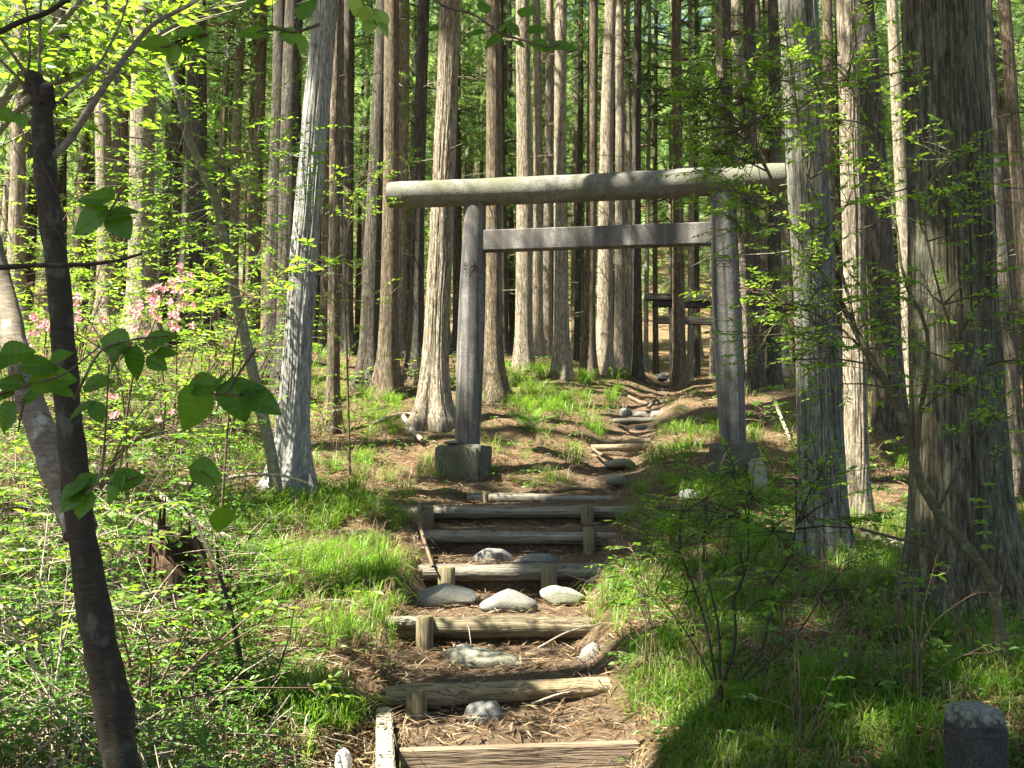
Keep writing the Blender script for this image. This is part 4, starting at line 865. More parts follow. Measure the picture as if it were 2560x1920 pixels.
# hanging broad leaves: centre px,py, length px, direction degrees (0=right, 90=up), distance, tone
def bigleaves(items, seed):
    r = np.random.default_rng(seed); C = []; X = []; N = []; s = []; rn = []
    for px, py, L, ang, d, tone in items:
        a = math.radians(ang); dr = np.array([math.cos(a), r.normal(0, .25), math.sin(a)]); dr = nrm(dr); ln = L * d / F * 1.0
        C.append(P(px, py, d) - dr * ln * .5); X.append(dr); N.append(np.array([r.normal(0, .35), -.75 + r.normal(0, .2), .65 + r.normal(0, .2)])); s.append(ln); rn.append(tone)
    p = place(BT, BF, np.array(C), np.array(X), np.array(N), np.array(s), 0, np.array(rn), True); p = p[:4] + (np.clip(p[4] + np.tile(BVN, len(C)), 0, 1.3),)
    return p, np.array(C)
def hanging(name_parent, tw, items, seed, mat='bigleaf'):
    pr, C = bigleaves(items, seed); ps = [spline(pxcurve(t), 16) for t in tw]; tp = []
    for q in ps: tp += tube(q, np.linspace(.0035, .0016, 16), 6, 0, .03, seed)
    al = np.concatenate(ps); A = np.array([al[np.argmin(((al - c) ** 2).sum(-1))] for c in C]); tp.append(many_tubes(A, C, .0013, .0010, 0, (A + C) / 2 + [0, 0, -.004]))
    b = child("twig", tp, [M['twig']], name_parent); o = child("leaves", [pr], [M[mat]], name_parent); l = o.matrix_world
    o.parent = b
D = 2.05
hanging(dt, [[(0,985,D),(80,960,D),(160,935,D),(250,865,D)], [(60,1000,D),(45,1080,D)]], [(38,880,90,15,D,.5),(95,912,95,5,D,.4),(150,888,62,30,D,.6),(25,955,80,170,D,.45),(125,945,120,10,D,.75),(152,972,70,-15,D,.4),(72,992,62,10,D,.4),(15,1040,90,-120,D,.3),(8,985,60,180,D,.3),(-10,900,80,160,D,.5)], 1)
hanging(dt, [[(185,1000,2.1),(250,880,2.1),(330,850,2.1),(420,840,2.1)], [(330,855,2.1),(300,900,2.1)]], [(285,855,95,165,2.1,.5),(285,890,90,-140,2.1,.15),(335,905,95,-100,2.1,.12),(395,845,100,25,2.1,.45),(392,905,62,-30,2.1,.35),(415,880,60,10,2.1,.4),(240,955,85,15,2.1,.7),(205,1018,85,-150,2.1,.6),(245,1030,62,-60,2.1,.3)], 2)
hanging(dt, [[(640,870,2.15),(600,930,2.15),(560,985,2.15),(480,970,2.15)], [(560,985,2.15),(610,990,2.15)]], [(555,940,80,75,2.15,.55),(510,960,90,5,2.15,.6),(488,1015,130,-95,2.15,.5),(592,995,125,-75,2.15,.05),(655,1000,115,-20,2.15,.1),(630,975,70,20,2.15,.15)], 3)
hanging(dt, [[(215,1235,2.1),(250,1190,2.1),(262,1100,2.1),(272,920,2.1)]], [(190,1215,90,-150,2.1,.5),(180,1240,90,-130,2.1,.5),(205,1255,80,-100,2.1,.45),(215,1200,70,30,2.1,.35)], 4)
hanging(dt, [[(240,1210,2.3),(300,1205,2.3),(350,1190,2.3)]], [(285,1215,95,-120,2.3,.6),(320,1195,85,20,2.3,.4)], 5)
hanging(dt, [[(470,1230,2.3),(500,1180,2.3),(530,1195,2.3)]], [(515,1180,95,-20,2.3,.45),(555,1300,80,-100,2.3,.7)], 6)
hanging(dt, [[(300,480,2.2),(280,520,2.2),(260,530,2.2)]], [(222,545,120,-150,2.2,.5),(295,530,100,20,2.2,.4),(300,560,85,-50,2.2,.1),(240,490,110,170,2.2,.55)], 7)
hanging(dt, [[(520,85,2.1),(450,110,2.1),(400,118,2.1)], [(430,112,2.1),(470,90,2.1)]], [(388,108,95,175,2.1,.85),(465,78,110,10,2.1,.7),(430,132,62,-130,2.1,.8),(472,125,50,0,2.1,.7),(505,95,60,-60,2.1,.6)], 8)
hanging(dt, [[(800,60,2.1),(740,80,2.1),(690,72,2.1),(640,80,2.1)]], [(630,80,80,175,2.1,.75),(692,70,70,10,2.1,.7),(722,88,55,-60,2.1,.6),(755,105,60,-75,2.1,.75),(640,-5,90,200,2.1,.4),(765,20,80,60,2.1,.3)], 9)
hanging(dt, [[(-20,668,2.6),(80,664,2.6),(200,662,2.6),(280,655,2.6),(350,634,2.6)]], [(10,285,60,-30,2.2,.7),(52,300,45,-60,2.2,.5)], 10)
child("branch", tube(spline(pxcurve([(-40,672,2.6),(80,664,2.6),(200,662,2.6),(290,652,2.6),(355,634,2.6)]), 20), np.linspace(.0075, .0035, 20), 10, 0, .08, 5), [M['cherry']], dt)
child("branch", tube(spline(pxcurve([(-40,100,2.8),(50,55,2.8),(120,30,2.8),(185,-15,2.8)]), 16), np.linspace(.009, .007, 16), 10, 0, .08, 6), [M['cherry']], dt)
# --- overhead leafy bough at the top centre
ob = thing("leafy_bough", "thin bough with a few broad green leaves hanging in at the top centre", "branch", P(1040, -60, 2.0))
hanging(ob, [[(1040,-60,2.0),(1100,10,2.0),(1180,35,2.0),(1260,85,2.0),(1370,118,2.0)], [(1370,118,2.0),(1400,110,2.0)]],
        [(1188,80,62,180,2.0,.45),(1235,98,66,-150,2.0,.4),(1262,60,62,70,2.0,.7),(1288,72,45,-40,2.0,.45),(1318,25,62,60,2.0,.6),(1340,72,58,15,2.0,.25),(1352,112,62,170,2.0,.45),(1400,112,92,0,2.0,.5),(1300,108,34,-30,2.0,.5),(1210,15,50,100,2.0,.3),(1080,70,44,170,2.0,.2)], 11)
yb_ = thing("leafy_bough", "drooping shoot with long yellow-green leaves and two orange ones at the top", "branch", P(925, -60, 2.3))
hanging(yb_, [[(925,-60,2.3),(930,20,2.3),(940,60,2.3)]], [(888,12,52,-85,2.3,1),(915,42,66,-95,2.3,1),(955,46,66,-60,2.3,1),(924,65,50,-100,2.3,.9),(962,72,48,-50,2.3,.6)], 12, 'fresh')
# --- bright leafy canopy top left, fed from the young tree behind
rb = np.random.default_rng(8)
def gz(px, d): q = P(px, 900, d); return float(hgt(q[0], d))
def stem_from_ground(px, d, pts, r0, r1): q = P(px, 900, d); return (np.array([[q[0], q[1], gz(px, d) - .1]] + [list(P(*p)) for p in pts]), r0, r1)
bl = [(P(*c), R, n) for c, R, n in [((30,40,5.2),.32,110),((120,20,5.4),.3,100),((60,120,5.0),.3,110),((200,60,5.6),.35,120),((180,130,5.2),.3,110),((290,40,5.6),.35,110),((260,130,5.0),.28,100),((60,190,5.0),.3,100),((170,190,4.9),.26,90),
      ((260,200,4.8),.24,70),((330,90,5.4),.3,80),((400,30,5.6),.32,70),((500,20,5.6),.26,40),((30,270,5.2),.25,60),((290,270,4.7),.14,26),((230,185,5.0),.2,50),((620,15,4.6),.22,50),((560,35,4.7),.15,22),((110,80,5.3),.3,90)]]
bush("broadleaf_tree", "slender tree with bright yellow-green foliage filling the top left corner", "tree", (P(-150, 900, 5.4)[0], 5.4, gz(-150, 5.4)),
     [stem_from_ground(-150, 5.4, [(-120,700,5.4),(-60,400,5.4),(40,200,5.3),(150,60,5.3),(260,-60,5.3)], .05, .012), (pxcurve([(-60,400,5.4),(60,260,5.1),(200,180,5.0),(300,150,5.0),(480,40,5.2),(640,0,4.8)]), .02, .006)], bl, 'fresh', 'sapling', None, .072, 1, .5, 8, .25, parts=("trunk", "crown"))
# --- crooked sapling
sap_b = [(P(*c), R, n) for c, R, n in [((480,300,9.3),.35,70),((560,420,9.5),.55,170),((640,380,9.6),.45,130),((560,520,9.6),.5,150),((660,500,9.6),.5,150),((420,480,9.3),.5,140),((340,420,9.0),.4,100),((480,590,9.5),.5,130),((620,600,9.6),.45,120),
          ((700,430,9.7),.3,70),((390,260,8.6),.3,30),((470,230,9.0),.3,40),((300,470,9.0),.35,80),((400,570,9.2),.45,120),((330,300,7.0),.16,18)]]
bush("young_tree", "crooked grey-green sapling leaning before the dark cedars left of the silver trunk", "tree", (P(692, 1195, 9.6)[0], 9.6, gz(692, 9.6)),
     [(pxcurve([(692,1230,9.6),(675,1120,9.6),(655,1030,9.6),(625,900,9.6),(598,780,9.6),(580,700,9.6),(545,520,9.5),(530,470,9.5),(470,360,9.4),(460,270,9.4),(412,150,9.4),(395,40,9.4),(385,-60,9.4)]), .062, .028),
      (pxcurve([(465,330,9.4),(400,260,9.2),(330,170,9.0),(280,120,8.9)]), .02, .008), (pxcurve([(545,520,9.5),(620,560,9.6),(700,620,9.6)]), .012, .005), (pxcurve([(460,360,9.4),(380,350,9.3),(300,340,9.2)]), .012, .005)],
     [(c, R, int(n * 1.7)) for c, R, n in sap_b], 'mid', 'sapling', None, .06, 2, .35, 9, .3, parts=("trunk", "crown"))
# --- small bright sprays left of the beam
bush("shrub", "airy shrub with small sunlit leaves before the left tip of the stone beam", "shrub", (P(880, 1100, 11.5)[0], 11.5, gz(880, 11.5)),
     [stem_from_ground(880, 11.5, [(868,900,11.4),(862,700,11.3),(875,540,11.2),(900,440,11.2)], .014, .004)],
     [(P(*c), R, n) for c, R, n in [((890,410,11),.25,60),((950,430,11),.28,70),((990,400,10.9),.2,36),((880,480,11),.25,60),((930,500,11.1),.25,60),((885,545,11.1),.2,40),((860,700,11.2),.25,36),((920,750,11.4),.3,60),((900,770,11.4),.25,40),((880,860,11.4),.25,40)]],
     'fresh', 'twig', None, .055, 3, .3, 9, .2)
bush("shrub", "small shoot with star-like bright leaves in front of the silver trunk", "shrub", (P(640, 1250, 8.2)[0], 8.2, gz(640, 8.2)),
     [stem_from_ground(560, 8.2, [(575,1000,8.1),(600,800,8.0),(680,700,8.0),(790,655,7.9)], .012, .003)],
     [(P(*c), R, n) for c, R, n in [((790,650,7.9),.1,22),((820,668,7.9),.12,18),((740,690,8.0),.14,22),((690,675,8.0),.14,20),((640,720,8.0),.16,28),((570,670,8.0),.18,30),((600,740,8.1),.18,30),((500,760,8.1),.2,34),((545,700,8.0),.18,30),((490,680,8.0),.15,24)]],
     'fresh', 'twig', None, .085, 4, .35, 7, .13)
# --- azalea
az_ = bush("azalea", "azalea shrub with pink blossoms in the sunny brush at the left", "shrub", (P(360, 1000, 8.6)[0], 8.6, gz(360, 8.6)),
     [stem_from_ground(300, 8.6, [(330,950,8.5),(370,850,8.4),(430,680,8.3)], .014, .004), stem_from_ground(340, 8.6, [(300,950,8.5),(220,850,8.4),(100,800,8.3)], .012, .004)],
     [(P(*c), R, n) for c, R, n in [((400,740,8.4),.25,60),((360,820,8.4),.35,90),((450,800,8.4),.3,70),((260,820,8.4),.3,80),((160,830,8.4),.3,70),((330,900,8.4),.4,110),((480,850,8.5),.3,80)]], 'fresh', 'twig', None, .05, 5, .4)
r = np.random.default_rng(12); C = []; 
for c, sd_, n in [((447,668,8.2),.02,1),((445,706,8.2),.05,3),((400,718,8.2),.05,4),((430,745,8.2),.09,8),((390,780,8.2),.12,10),((375,795,8.2),.14,8),((90,830,8.2),.09,9),((190,795,8.2),.09,5),((110,815,8.2),.1,5),((405,1035,8.0),.03,1),((283,1045,8.0),.02,1),((278,985,8.0),.02,1)]:
    n = int(n * 1.6 + .5); C.append(P(c[0], c[1], c[2] - .35) + r.normal(0, sd_, (n, 3)))
C = np.concatenate(C); C = np.repeat(C, 5, 0); n = len(C); an = np.tile(np.arange(5) * 1.2566, n // 5) + np.repeat(r.random(n // 5), 5)
X = np.stack([np.cos(an), -.3 + 0 * an, np.sin(an)], -1); child("blossoms", [place(LT * np.array([1, 1.7, 1]), LF, C, X, np.tile([0, -1., .35], (n, 1)) + r.normal(0, .5, (n, 3)), .034, 0, r.random(n))], [M['petal']], az_)
# --- big airy shrub in front of the right cedars
rs_b = [(P(*c), R, n) for c, R, n in [((1950,110,4.9),.08,20),((1880,150,4.9),.14,60),((1930,200,4.9),.16,90),((1800,220,4.95),.16,90),((1860,250,4.9),.2,150),((1770,290,4.95),.18,110),((1840,330,4.9),.2,140),((1920,300,4.9),.18,110),((1740,230,4.95),.10,36),
   ((1720,330,5),.1,30),((1790,380,4.95),.18,110),((1890,390,4.9),.16,80),((1990,170,4.8),.12,40),((2060,140,4.8),.14,60),((2110,200,4.8),.15,60),((2050,240,4.8),.14,60),((2140,110,4.7),.08,20),((2190,240,4.7),.12,44),((2180,190,4.7),.08,20),
   ((2090,300,4.7),.12,50),((2030,380,4.7),.08,24),((2200,350,4.7),.08,26),((2290,350,4.6),.10,30),((1860,500,4.8),.14,60),((1920,510,4.8),.12,40),((1850,570,4.8),.14,70),((1900,560,4.8),.14,50),((2080,420,4.7),.10,30),((2020,560,4.7),.1,30),
   ((2060,640,4.7),.1,40),((2120,510,4.7),.12,50),((2180,480,4.7),.12,50),((2380,400,4.5),.14,60),((2430,380,4.5),.1,30),((2400,480,4.5),.12,40),((2340,430,4.5),.1,30),((2300,560,4.5),.1,28),((2380,590,4.5),.1,24),((2440,690,4.5),.12,40),
   ((1960,780,4.8),.18,100),((2040,810,4.75),.18,110),((1900,840,4.8),.15,70),((2110,760,4.7),.16,80),((2080,870,4.7),.14,60),((2200,790,4.7),.14,60),((2240,740,4.7),.14,60),((2190,870,4.7),.10,36),((1980,900,4.75),.12,40),((2330,740,4.5),.12,36),
   ((2420,800,4.5),.14,44),((2470,740,4.5),.10,26),((2350,960,4.5),.12,40),((2390,980,4.5),.1,34),((2450,930,4.5),.10,30),((2480,1040,4.5),.12,40),((2440,1080,4.5),.08,24),((2320,880,4.5),.08,18),((2490,900,4.4),.08,16),((2540,900,4.4),.08,16),
   ((2100,960,4.75),.07,12),((2180,930,4.7),.07,14),((2470,1340,4.5),.07,16),((2460,1270,4.5),.06,12),((2480,1190,4.5),.07,14),((2330,1000,4.5),.07,14),((2000,660,4.75),.1,30),((2050,720,4.75),.12,40)]]
bush("shrub", "tall airy shrub with many small green leaves in front of the cedars on the right", "shrub", (P(2490, 1480, 4.7)[0], 4.7, gz(2490, 4.7)),
     [(np.vstack([[P(2520,1600,4.7)[0], 4.7, float(hgt(P(2520,1600,4.7)[0], 4.7)) - .12], pxcurve([(2478,1447,4.7),(2419,1370,4.7),(2341,1280,4.7),(2290,1180,4.7),(2264,1048,4.7),(2186,912,4.7),(2139,827,4.7),(2069,698,4.75),(1995,600,4.8),(1930,450,4.85),(1870,330,4.9),(1800,200,4.95)])]), .030, .004),
      (pxcurve([(2139,827,4.7),(2115,720,4.72),(2060,560,4.75),(2010,400,4.8),(1990,250,4.8),(1960,60,4.85)]), .010, .003),
      (pxcurve([(2290,1180,4.7),(2298,1050,4.65),(2320,900,4.6),(2310,800,4.6),(2260,700,4.6),(2240,560,4.65),(2200,400,4.7),(2120,200,4.75)]), .014, .003),
      (pxcurve([(2341,1280,4.7),(2420,1100,4.5),(2400,900,4.5),(2340,700,4.5),(2310,500,4.5),(2380,380,4.5)]), .008, .003), (pxcurve([(2478,1447,4.7),(2490,1250,4.6),(2440,1000,4.5),(2500,850,4.4)]), .008, .003),
      (pxcurve([(2186,912,4.7),(2100,820,4.75),(1960,760,4.8),(1880,820,4.8)]), .008, .002)], [(c, R * 1.15, int(n * 2.2)) for c, R, n in rs_b], 'fresh', 'shrubbark', None, .034, 6, .6, 9, .12)
# sunlit spray right of the right pillar
bush("shrub", "broad-leaved sprig glowing in the sun just right of the right pillar", "shrub", (P(2000, 1200, 12.6)[0], 12.6, gz(2000, 12.6)),
     [stem_from_ground(2000, 12.6, [(1995,950,12.7),(1985,800,12.8),(1930,735,12.9),(1880,720,13)], .014, .004)],
     [(P(*c), R, n) for c, R, n in [((1880,725,13),.22,60),((1920,740,13),.22,50),((1850,755,13),.2,44),((1770,740,13.2),.2,36),((1800,720,13.2),.18,30),((1830,730,13.2),.2,30),((1960,780,12.9),.18,30),((1900,765,13),.2,36)]], 'fresh', 'twig', None, .095, 7, .35, 8, .24)
# twiggy shrub lower right on its stump
lr = []
for c, e, r_ in [((1790,1700,5.0),(1700,1380,5.2),.007),((1800,1700,5.0),(1760,1420,5.1),.007),((1810,1700,5.0),(1835,1500,5.0),.009),((1850,1380,5.0),(1835,1500,5.0),.006),((1850,1700,4.95),(1920,1560,4.9),.008),((1920,1560,4.9),(1925,1440,4.9),.006),((1835,1500,5.0),(1870,1300,5.0),.006),((1930,1460,4.9),(1990,1310,4.9),.005),((1780,1700,5.0),(1640,1480,5.3),.005),((1870,1700,4.9),(2050,1500,4.8),.005),((1860,1750,4.85),(1990,1660,4.8),.004)]:
    a = P(*c); b = P(*e); lr.append((np.array([a, (a + b) / 2 + [.03, 0, -.01], b]), r_, r_ * .6))
bush("shrub", "bushy thicket of thin dark stems with sparse leaves on a stump at the lower right", "shrub", tuple(P(1800, 1745, 5.0)), lr,
     [(P(*c), R * 1.15, int(n * 2.2)) for c, R, n in [((1700,1370,5.2),.14,36),((1640,1380,5.2),.12,30),((1760,1330,5.1),.18,50),((1830,1290,5.0),.18,60),((1880,1240,5.0),.16,50),((1760,1250,5.1),.16,40),((1930,1330,4.9),.16,50),((2010,1290,4.9),.16,50),((2050,1180,5.0),.14,40),((2080,1250,4.9),.1,24),((1990,1210,5),.12,36),((1950,1420,4.9),.12,30),((1720,1480,5.1),.14,36),
        ((1660,1440,5.2),.12,24),((1900,1500,4.9),.1,20),((2060,1480,4.8),.12,24),((1830,1180,5.1),.1,20),((2130,1320,4.8),.12,36),((1700,1290,5.2),.15,40)]], 'mid', 'cherry', None, .045, 8, .4, 9, .17)
# shaded maple-like shrub over the stump, lower left
ml = [stem_from_ground(520, 5.1, [(540,1780,5.1),(520,1700,5.1),(470,1600,5.1),(430,1560,5.1)], .009, .003), stem_from_ground(640, 5.3, [(610,1780,5.2),(600,1640,5.2),(560,1470,5.4),(500,1330,5.6),(462,1270,5.7)], .016, .007), stem_from_ground(700, 5.2, [(690,1700,5.2),(720,1600,5.2),(740,1500,5.2)], .006, .003)]
bush("shrub", "dark-stemmed shrub with layered maple-like leaves over the rotten stump", "shrub", (P(560, 1900, 5.1)[0], 5.1, gz(560, 5.1)), ml,
     [(P(*c), R, n) for c, R, n in [((480,1560,5.1),.15,60),((540,1600,5.1),.17,80),((430,1620,5.1),.15,60),((500,1660,5.1),.18,80),((600,1560,5.2),.12,40),((620,1500,5.2),.12,40),((690,1520,5.2),.12,34),((420,1720,5.0),.18,70),((540,1740,5.0),.15,50),((650,1740,5.1),.14,40),((740,1620,5.2),.10,26),((680,1640,5.2),.12,40),((380,1820,4.8),.18,60),((640,1850,4.9),.14,40),((700,1880,4.8),.12,30),((500,1850,4.8),.15,40)]],
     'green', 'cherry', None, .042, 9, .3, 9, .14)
# sunny brush shrubs on the left slope
sh = [(40,1650,5.0),(190,1760,4.9),(90,1480,6.2),(250,1480,6.6),(20,1330,7.4),(160,1330,7.8),(330,1330,8.0),(80,1180,9.4),(250,1180,9.8),(400,1180,10),(30,1050,11),(190,1030,11.6),(340,1040,11.8),(480,1060,12),(80,920,13.4),(260,930,13.8),(430,940,14.4),(550,1010,13.2),(400,1480,7.0),(130,1880,4.3),(330,1880,4.5)]
deco = ["with pale dead stems showing", "with very bright tips", "low and spreading", "loose and twiggy", "dense and rounded", "leaning to the left", "half in shade"]
where = ["bottom left corner by the dark trunk", "left of the dark trunk's bulge", "left edge halfway down the brush", "just right of the dark trunk's middle", "left edge beside the pale second stem", "behind the fork of the dark trunk", "below the two long bare branches", "left edge under the hanging leaves",
         "between dark trunk and hanging leaf cluster", "under the large centre-left leaf", "left edge at blossom height", "right behind the dark trunk under the blossoms", "below the azalea", "left of the crooked sapling's foot", "far left under the first cedars", "far slope below the thick peeling cedar", "far slope under the dark broad cedar", "beside the crooked sapling's lower stem", "above the rotten stump", "lowest left corner", "between dark trunk and slanting stick at the bottom"]
for k, (px, py, d) in enumerate(sh):
    r = np.random.default_rng(900 + k); q = P(px, py, d); z = float(hgt(q[0], d)); hb = .45 + .35 * r.random(); stems = []; blobs = []
    for j in range(6):
        e = np.array([q[0] + r.normal(0, .35), d + r.normal(0, .3), z + hb * (.6 + .6 * r.random())]); stems.append((np.array([[q[0], d, z - .05], [q[0] + (e[0] - q[0]) * .4, d, z + hb * .5], e]), .006 + .004 * r.random(), .002)); blobs.append((e, (.30, .28, .14), 34))
    for j in range(4): blobs.append((np.array([q[0] + r.normal(0, .35), d + r.normal(0, .3), z + hb * (.2 + .6 * r.random())]), (.3, .28, .15), 30))
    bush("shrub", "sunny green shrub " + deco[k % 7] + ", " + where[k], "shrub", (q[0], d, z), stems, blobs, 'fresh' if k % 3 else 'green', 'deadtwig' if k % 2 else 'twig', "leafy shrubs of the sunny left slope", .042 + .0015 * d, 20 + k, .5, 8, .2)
ls = [(60,1000,11.0,2.0,"at the left edge, tallest of the tall shrubs"),(190,1000,12.2,2.3,"behind the dark trunk, before the first cedars"),(300,1010,11.2,1.9,"in front of the thick peeling cedar"),(420,1020,10.8,1.7,"left of the crooked sapling's stem"),(520,1010,12.5,2.2,"before the dark broad cedar"),(110,900,14,2.6,"far left among the pale cedars"),(600,1010,12.8,1.9,"between crooked sapling and silver trunk"),(240,1180,8.6,1.2,"directly right of the dark trunk's fork")]
for k, (px, py, d, hb, lab) in enumerate(ls):
    r = np.random.default_rng(1700 + k); q = P(px, py, d); z = float(hgt(q[0], d)); st = []; bb = []
    for j in range(6):
        e = np.array([q[0] + r.normal(0, .55), d + r.normal(0, .4), z + hb * (.65 + .5 * r.random())]); m_ = np.array([q[0] + (e[0] - q[0]) * .35, d, z + hb * .45]); st.append((np.array([[q[0] + r.normal(0, .08), d, z - .05], m_, e]), .014, .004))
        for f in (.45, .7, .9, 1.0): bb.append((np.array([q[0], d, z]) * (1 - f) + e * f + r.normal(0, .16, 3) * [1, 1, .4], (.34, .3, .10), 44))
    bush("shrub", "tall layered leafy shrub " + lab, "shrub", (q[0], d, z), st, bb, 'fresh' if k % 2 else 'mid', 'twig', "tall layered shrubs at the left", .066, 1700 + k, .4, 9, .28)
# understorey seedlings among trees mid distance
us = [(800,1010,13.5,"behind the silver trunk"),(760,900,15,"left of the slim brown cedar"),(880,1010,14,"under the first dark cedars"),(1130,880,17,"between pale cedar and left pillar"),(1010,900,16.5,"left of the flaking cedar"),(1900,1060,14,"right of the right pillar"),(2190,1130,12.5,"behind the bright sunlit cedar"),(2260,1310,10,"by the grey log in the sun"),(1380,800,24,"far inside the gate"),(600,850,18,"behind the crooked sapling"),(760,760,18,"left behind the silver trunk"),(2170,960,15,"under the dark brown cedar at right")]
for k, (px, py, d, lab) in enumerate(us):
    r = np.random.default_rng(700 + k); q = P(px, py, d); z = float(hgt(q[0], d)); hb = max(.4, q[2] - z); st = [(np.array([[q[0], d, z - .05], [q[0] + .05, d, z + hb * .5], [q[0] - .04, d, z + hb]]), .009, .003)]
    bush("seedling", "small leafy seedling bush " + lab, "shrub", (q[0], d, z), st, [(np.array([q[0] + r.normal(0, .3), d + r.normal(0, .2), z + hb * (.35 + .75 * r.random())]), (.3, .25, .12), 32) for j in range(8)], 'green' if k % 2 else 'fresh', 'twig', "seedling bushes among the cedars", .06, 60 + k, .35, 8, .2)
rs2 = [(1640,1700,5.6,"right of the lowest log"),(1750,1560,6.1,"behind the dark-stemmed thicket"),(1960,1600,5.6,"just right of the dark-stemmed thicket"),(2120,1700,4.9,"midway between thicket and stone post"),(2090,1500,6.4,"before the foot of the large blue-grey cedar"),(2240,1560,5.7,"left of the biggest trunk's foot"),(2290,1760,4.6,"left of the short stone post"),(2440,1640,4.9,"behind the short stone post"),(1990,1830,4.4,"at the bottom edge under the thicket"),(1620,1560,7.0,"by the right end of the thick brown-green log"),(1680,1400,8.0,"on the right bank level with the third log"),(1760,1300,9.2,"on the shaded right bank below the footing")]
for k, (px, py, d, lab) in enumerate(rs2):
    r = np.random.default_rng(1300 + k); q = P(px, py, d); z = float(hgt(q[0], d)); st = []; bb = []
    for j in range(7):
        hb = .25 + .45 * r.random(); e = np.array([q[0] + r.normal(0, .16), d + r.normal(0, .14), z + hb]); st.append((np.array([[q[0] + r.normal(0, .05), d + r.normal(0, .05), z - .03], [q[0] + (e[0] - q[0]) * .35, d, z + hb * .55], e]), .0035 + .002 * r.random(), .0014))
        if j % 2 == 0: bb.append((e - [0, 0, .04], (.13, .12, .06), 22))
    bb.append((np.array([q[0], d, z + .12]), (.18, .16, .06), 40))
    bush("seedling", "thin stemmed seedling with a few leaves " + lab, "shrub", (q[0], d, z), st, bb, 'mid' if k % 2 else 'green', 'twig', "thin seedlings on the shaded right bank", .04, 1400 + k, .5, 8, .12)
print("bushes", time.time() - T0)

# ------------------------------------------------------------------ ground cover
rg = np.random.default_rng(99)
GW = [(P(*c), r_, w_) for c, r_, w_ in [((620,1330,9.0),1.0,1.3),((760,1400,8.0),1.0,1.4),((700,1280,9.4),.8,1.4),((640,1500,7.0),.7,1.4),((720,1620,6.3),.6,1.3),((850,1400,8.2),.6,1.3),((850,1500,7.1),.6,1),((700,1600,6.4),.7,.9),((950,1400,8.2),.55,1),((800,1290,9.3),.6,.9),((560,1450,7.8),.7,.8),((900,1240,10.6),.6,.6),((1020,1210,11.3),.5,.6),((660,1800,5.2),.8,.6),((850,1700,5.7),.5,.35),((980,1640,6.3),.3,.5),
     ((1390,960,17.2),1.3,1.5),((1300,975,16.6),1.0,1.4),((1350,990,15.8),.9,1.3),((1470,950,18),.6,.8),((1500,1080,14.6),.35,.7),((1480,1000,16),.5,.6),((900,975,15.6),.9,.8),((1020,975,16.3),.5,.6),((1700,1080,14),.7,1.4),((1650,1150,12.6),.6,1.4),((1680,1110,13.3),.6,1.4),((1740,1020,15.6),.6,.7),((1850,1000,17),.5,.5),((1620,1220,11),.5,.6),
     ((1570,1530,7.4),.38,1.2),((1620,1500,7.6),.3,1),((1780,1230,10.4),.6,.9),((1700,1330,9),.6,.6),((1850,1400,7.9),.8,.7),((1950,1500,6.8),.8,.65),((2100,1480,6.9),.8,1.1),((2250,1450,7.2),.7,1),((2150,1650,5.5),.8,.6),((2400,1700,5),.7,.6),((1950,1800,4.7),.8,.6),((2200,1850,4.3),.7,.45),((1700,1650,5.9),.6,.5),((1750,1850,4.5),.6,.7),((2500,1650,5.2),.6,.7),
     ((2220,1320,10.2),.5,.8),((1600,1780,5.2),.4,.4),((300,1500,6.8),1,.4),((150,1700,5.2),1,.4)]]
def gweight(x, y):
    w_ = np.full(np.shape(x), .10)
    for c, r_, k_ in GW: w_ = np.maximum(w_, k_ * np.exp(-((x - c[0]) ** 2 + (y - c[1]) ** 2) / (2 * (r_ * .62) ** 2)))
    w_ = w_ * np.clip(.55 + 2.2 * (fbm(x * 2.2, y * 2.2, 200, 3)), .05, 1.6)
    w_ = w_ * (1 - .95 * np.exp(-((x + .66) / .17) ** 2) * (y < 5.95)); w_ = w_ * (1 - .35 * sstep(.9, 1.6, x) * (y < 8))
    return w_ * (1 - np.clip(stair_mask(x, y) * 1.3, 0, 1)) * (1 - path_mask(x, y))
def scatter(n, y0, y1, m=.54, p=1.0):
    y = y0 * (y1 / y0) ** (rg.random(n) ** p); x = (rg.random(n) * 2 - 1) * (m * y + .35); return x, y
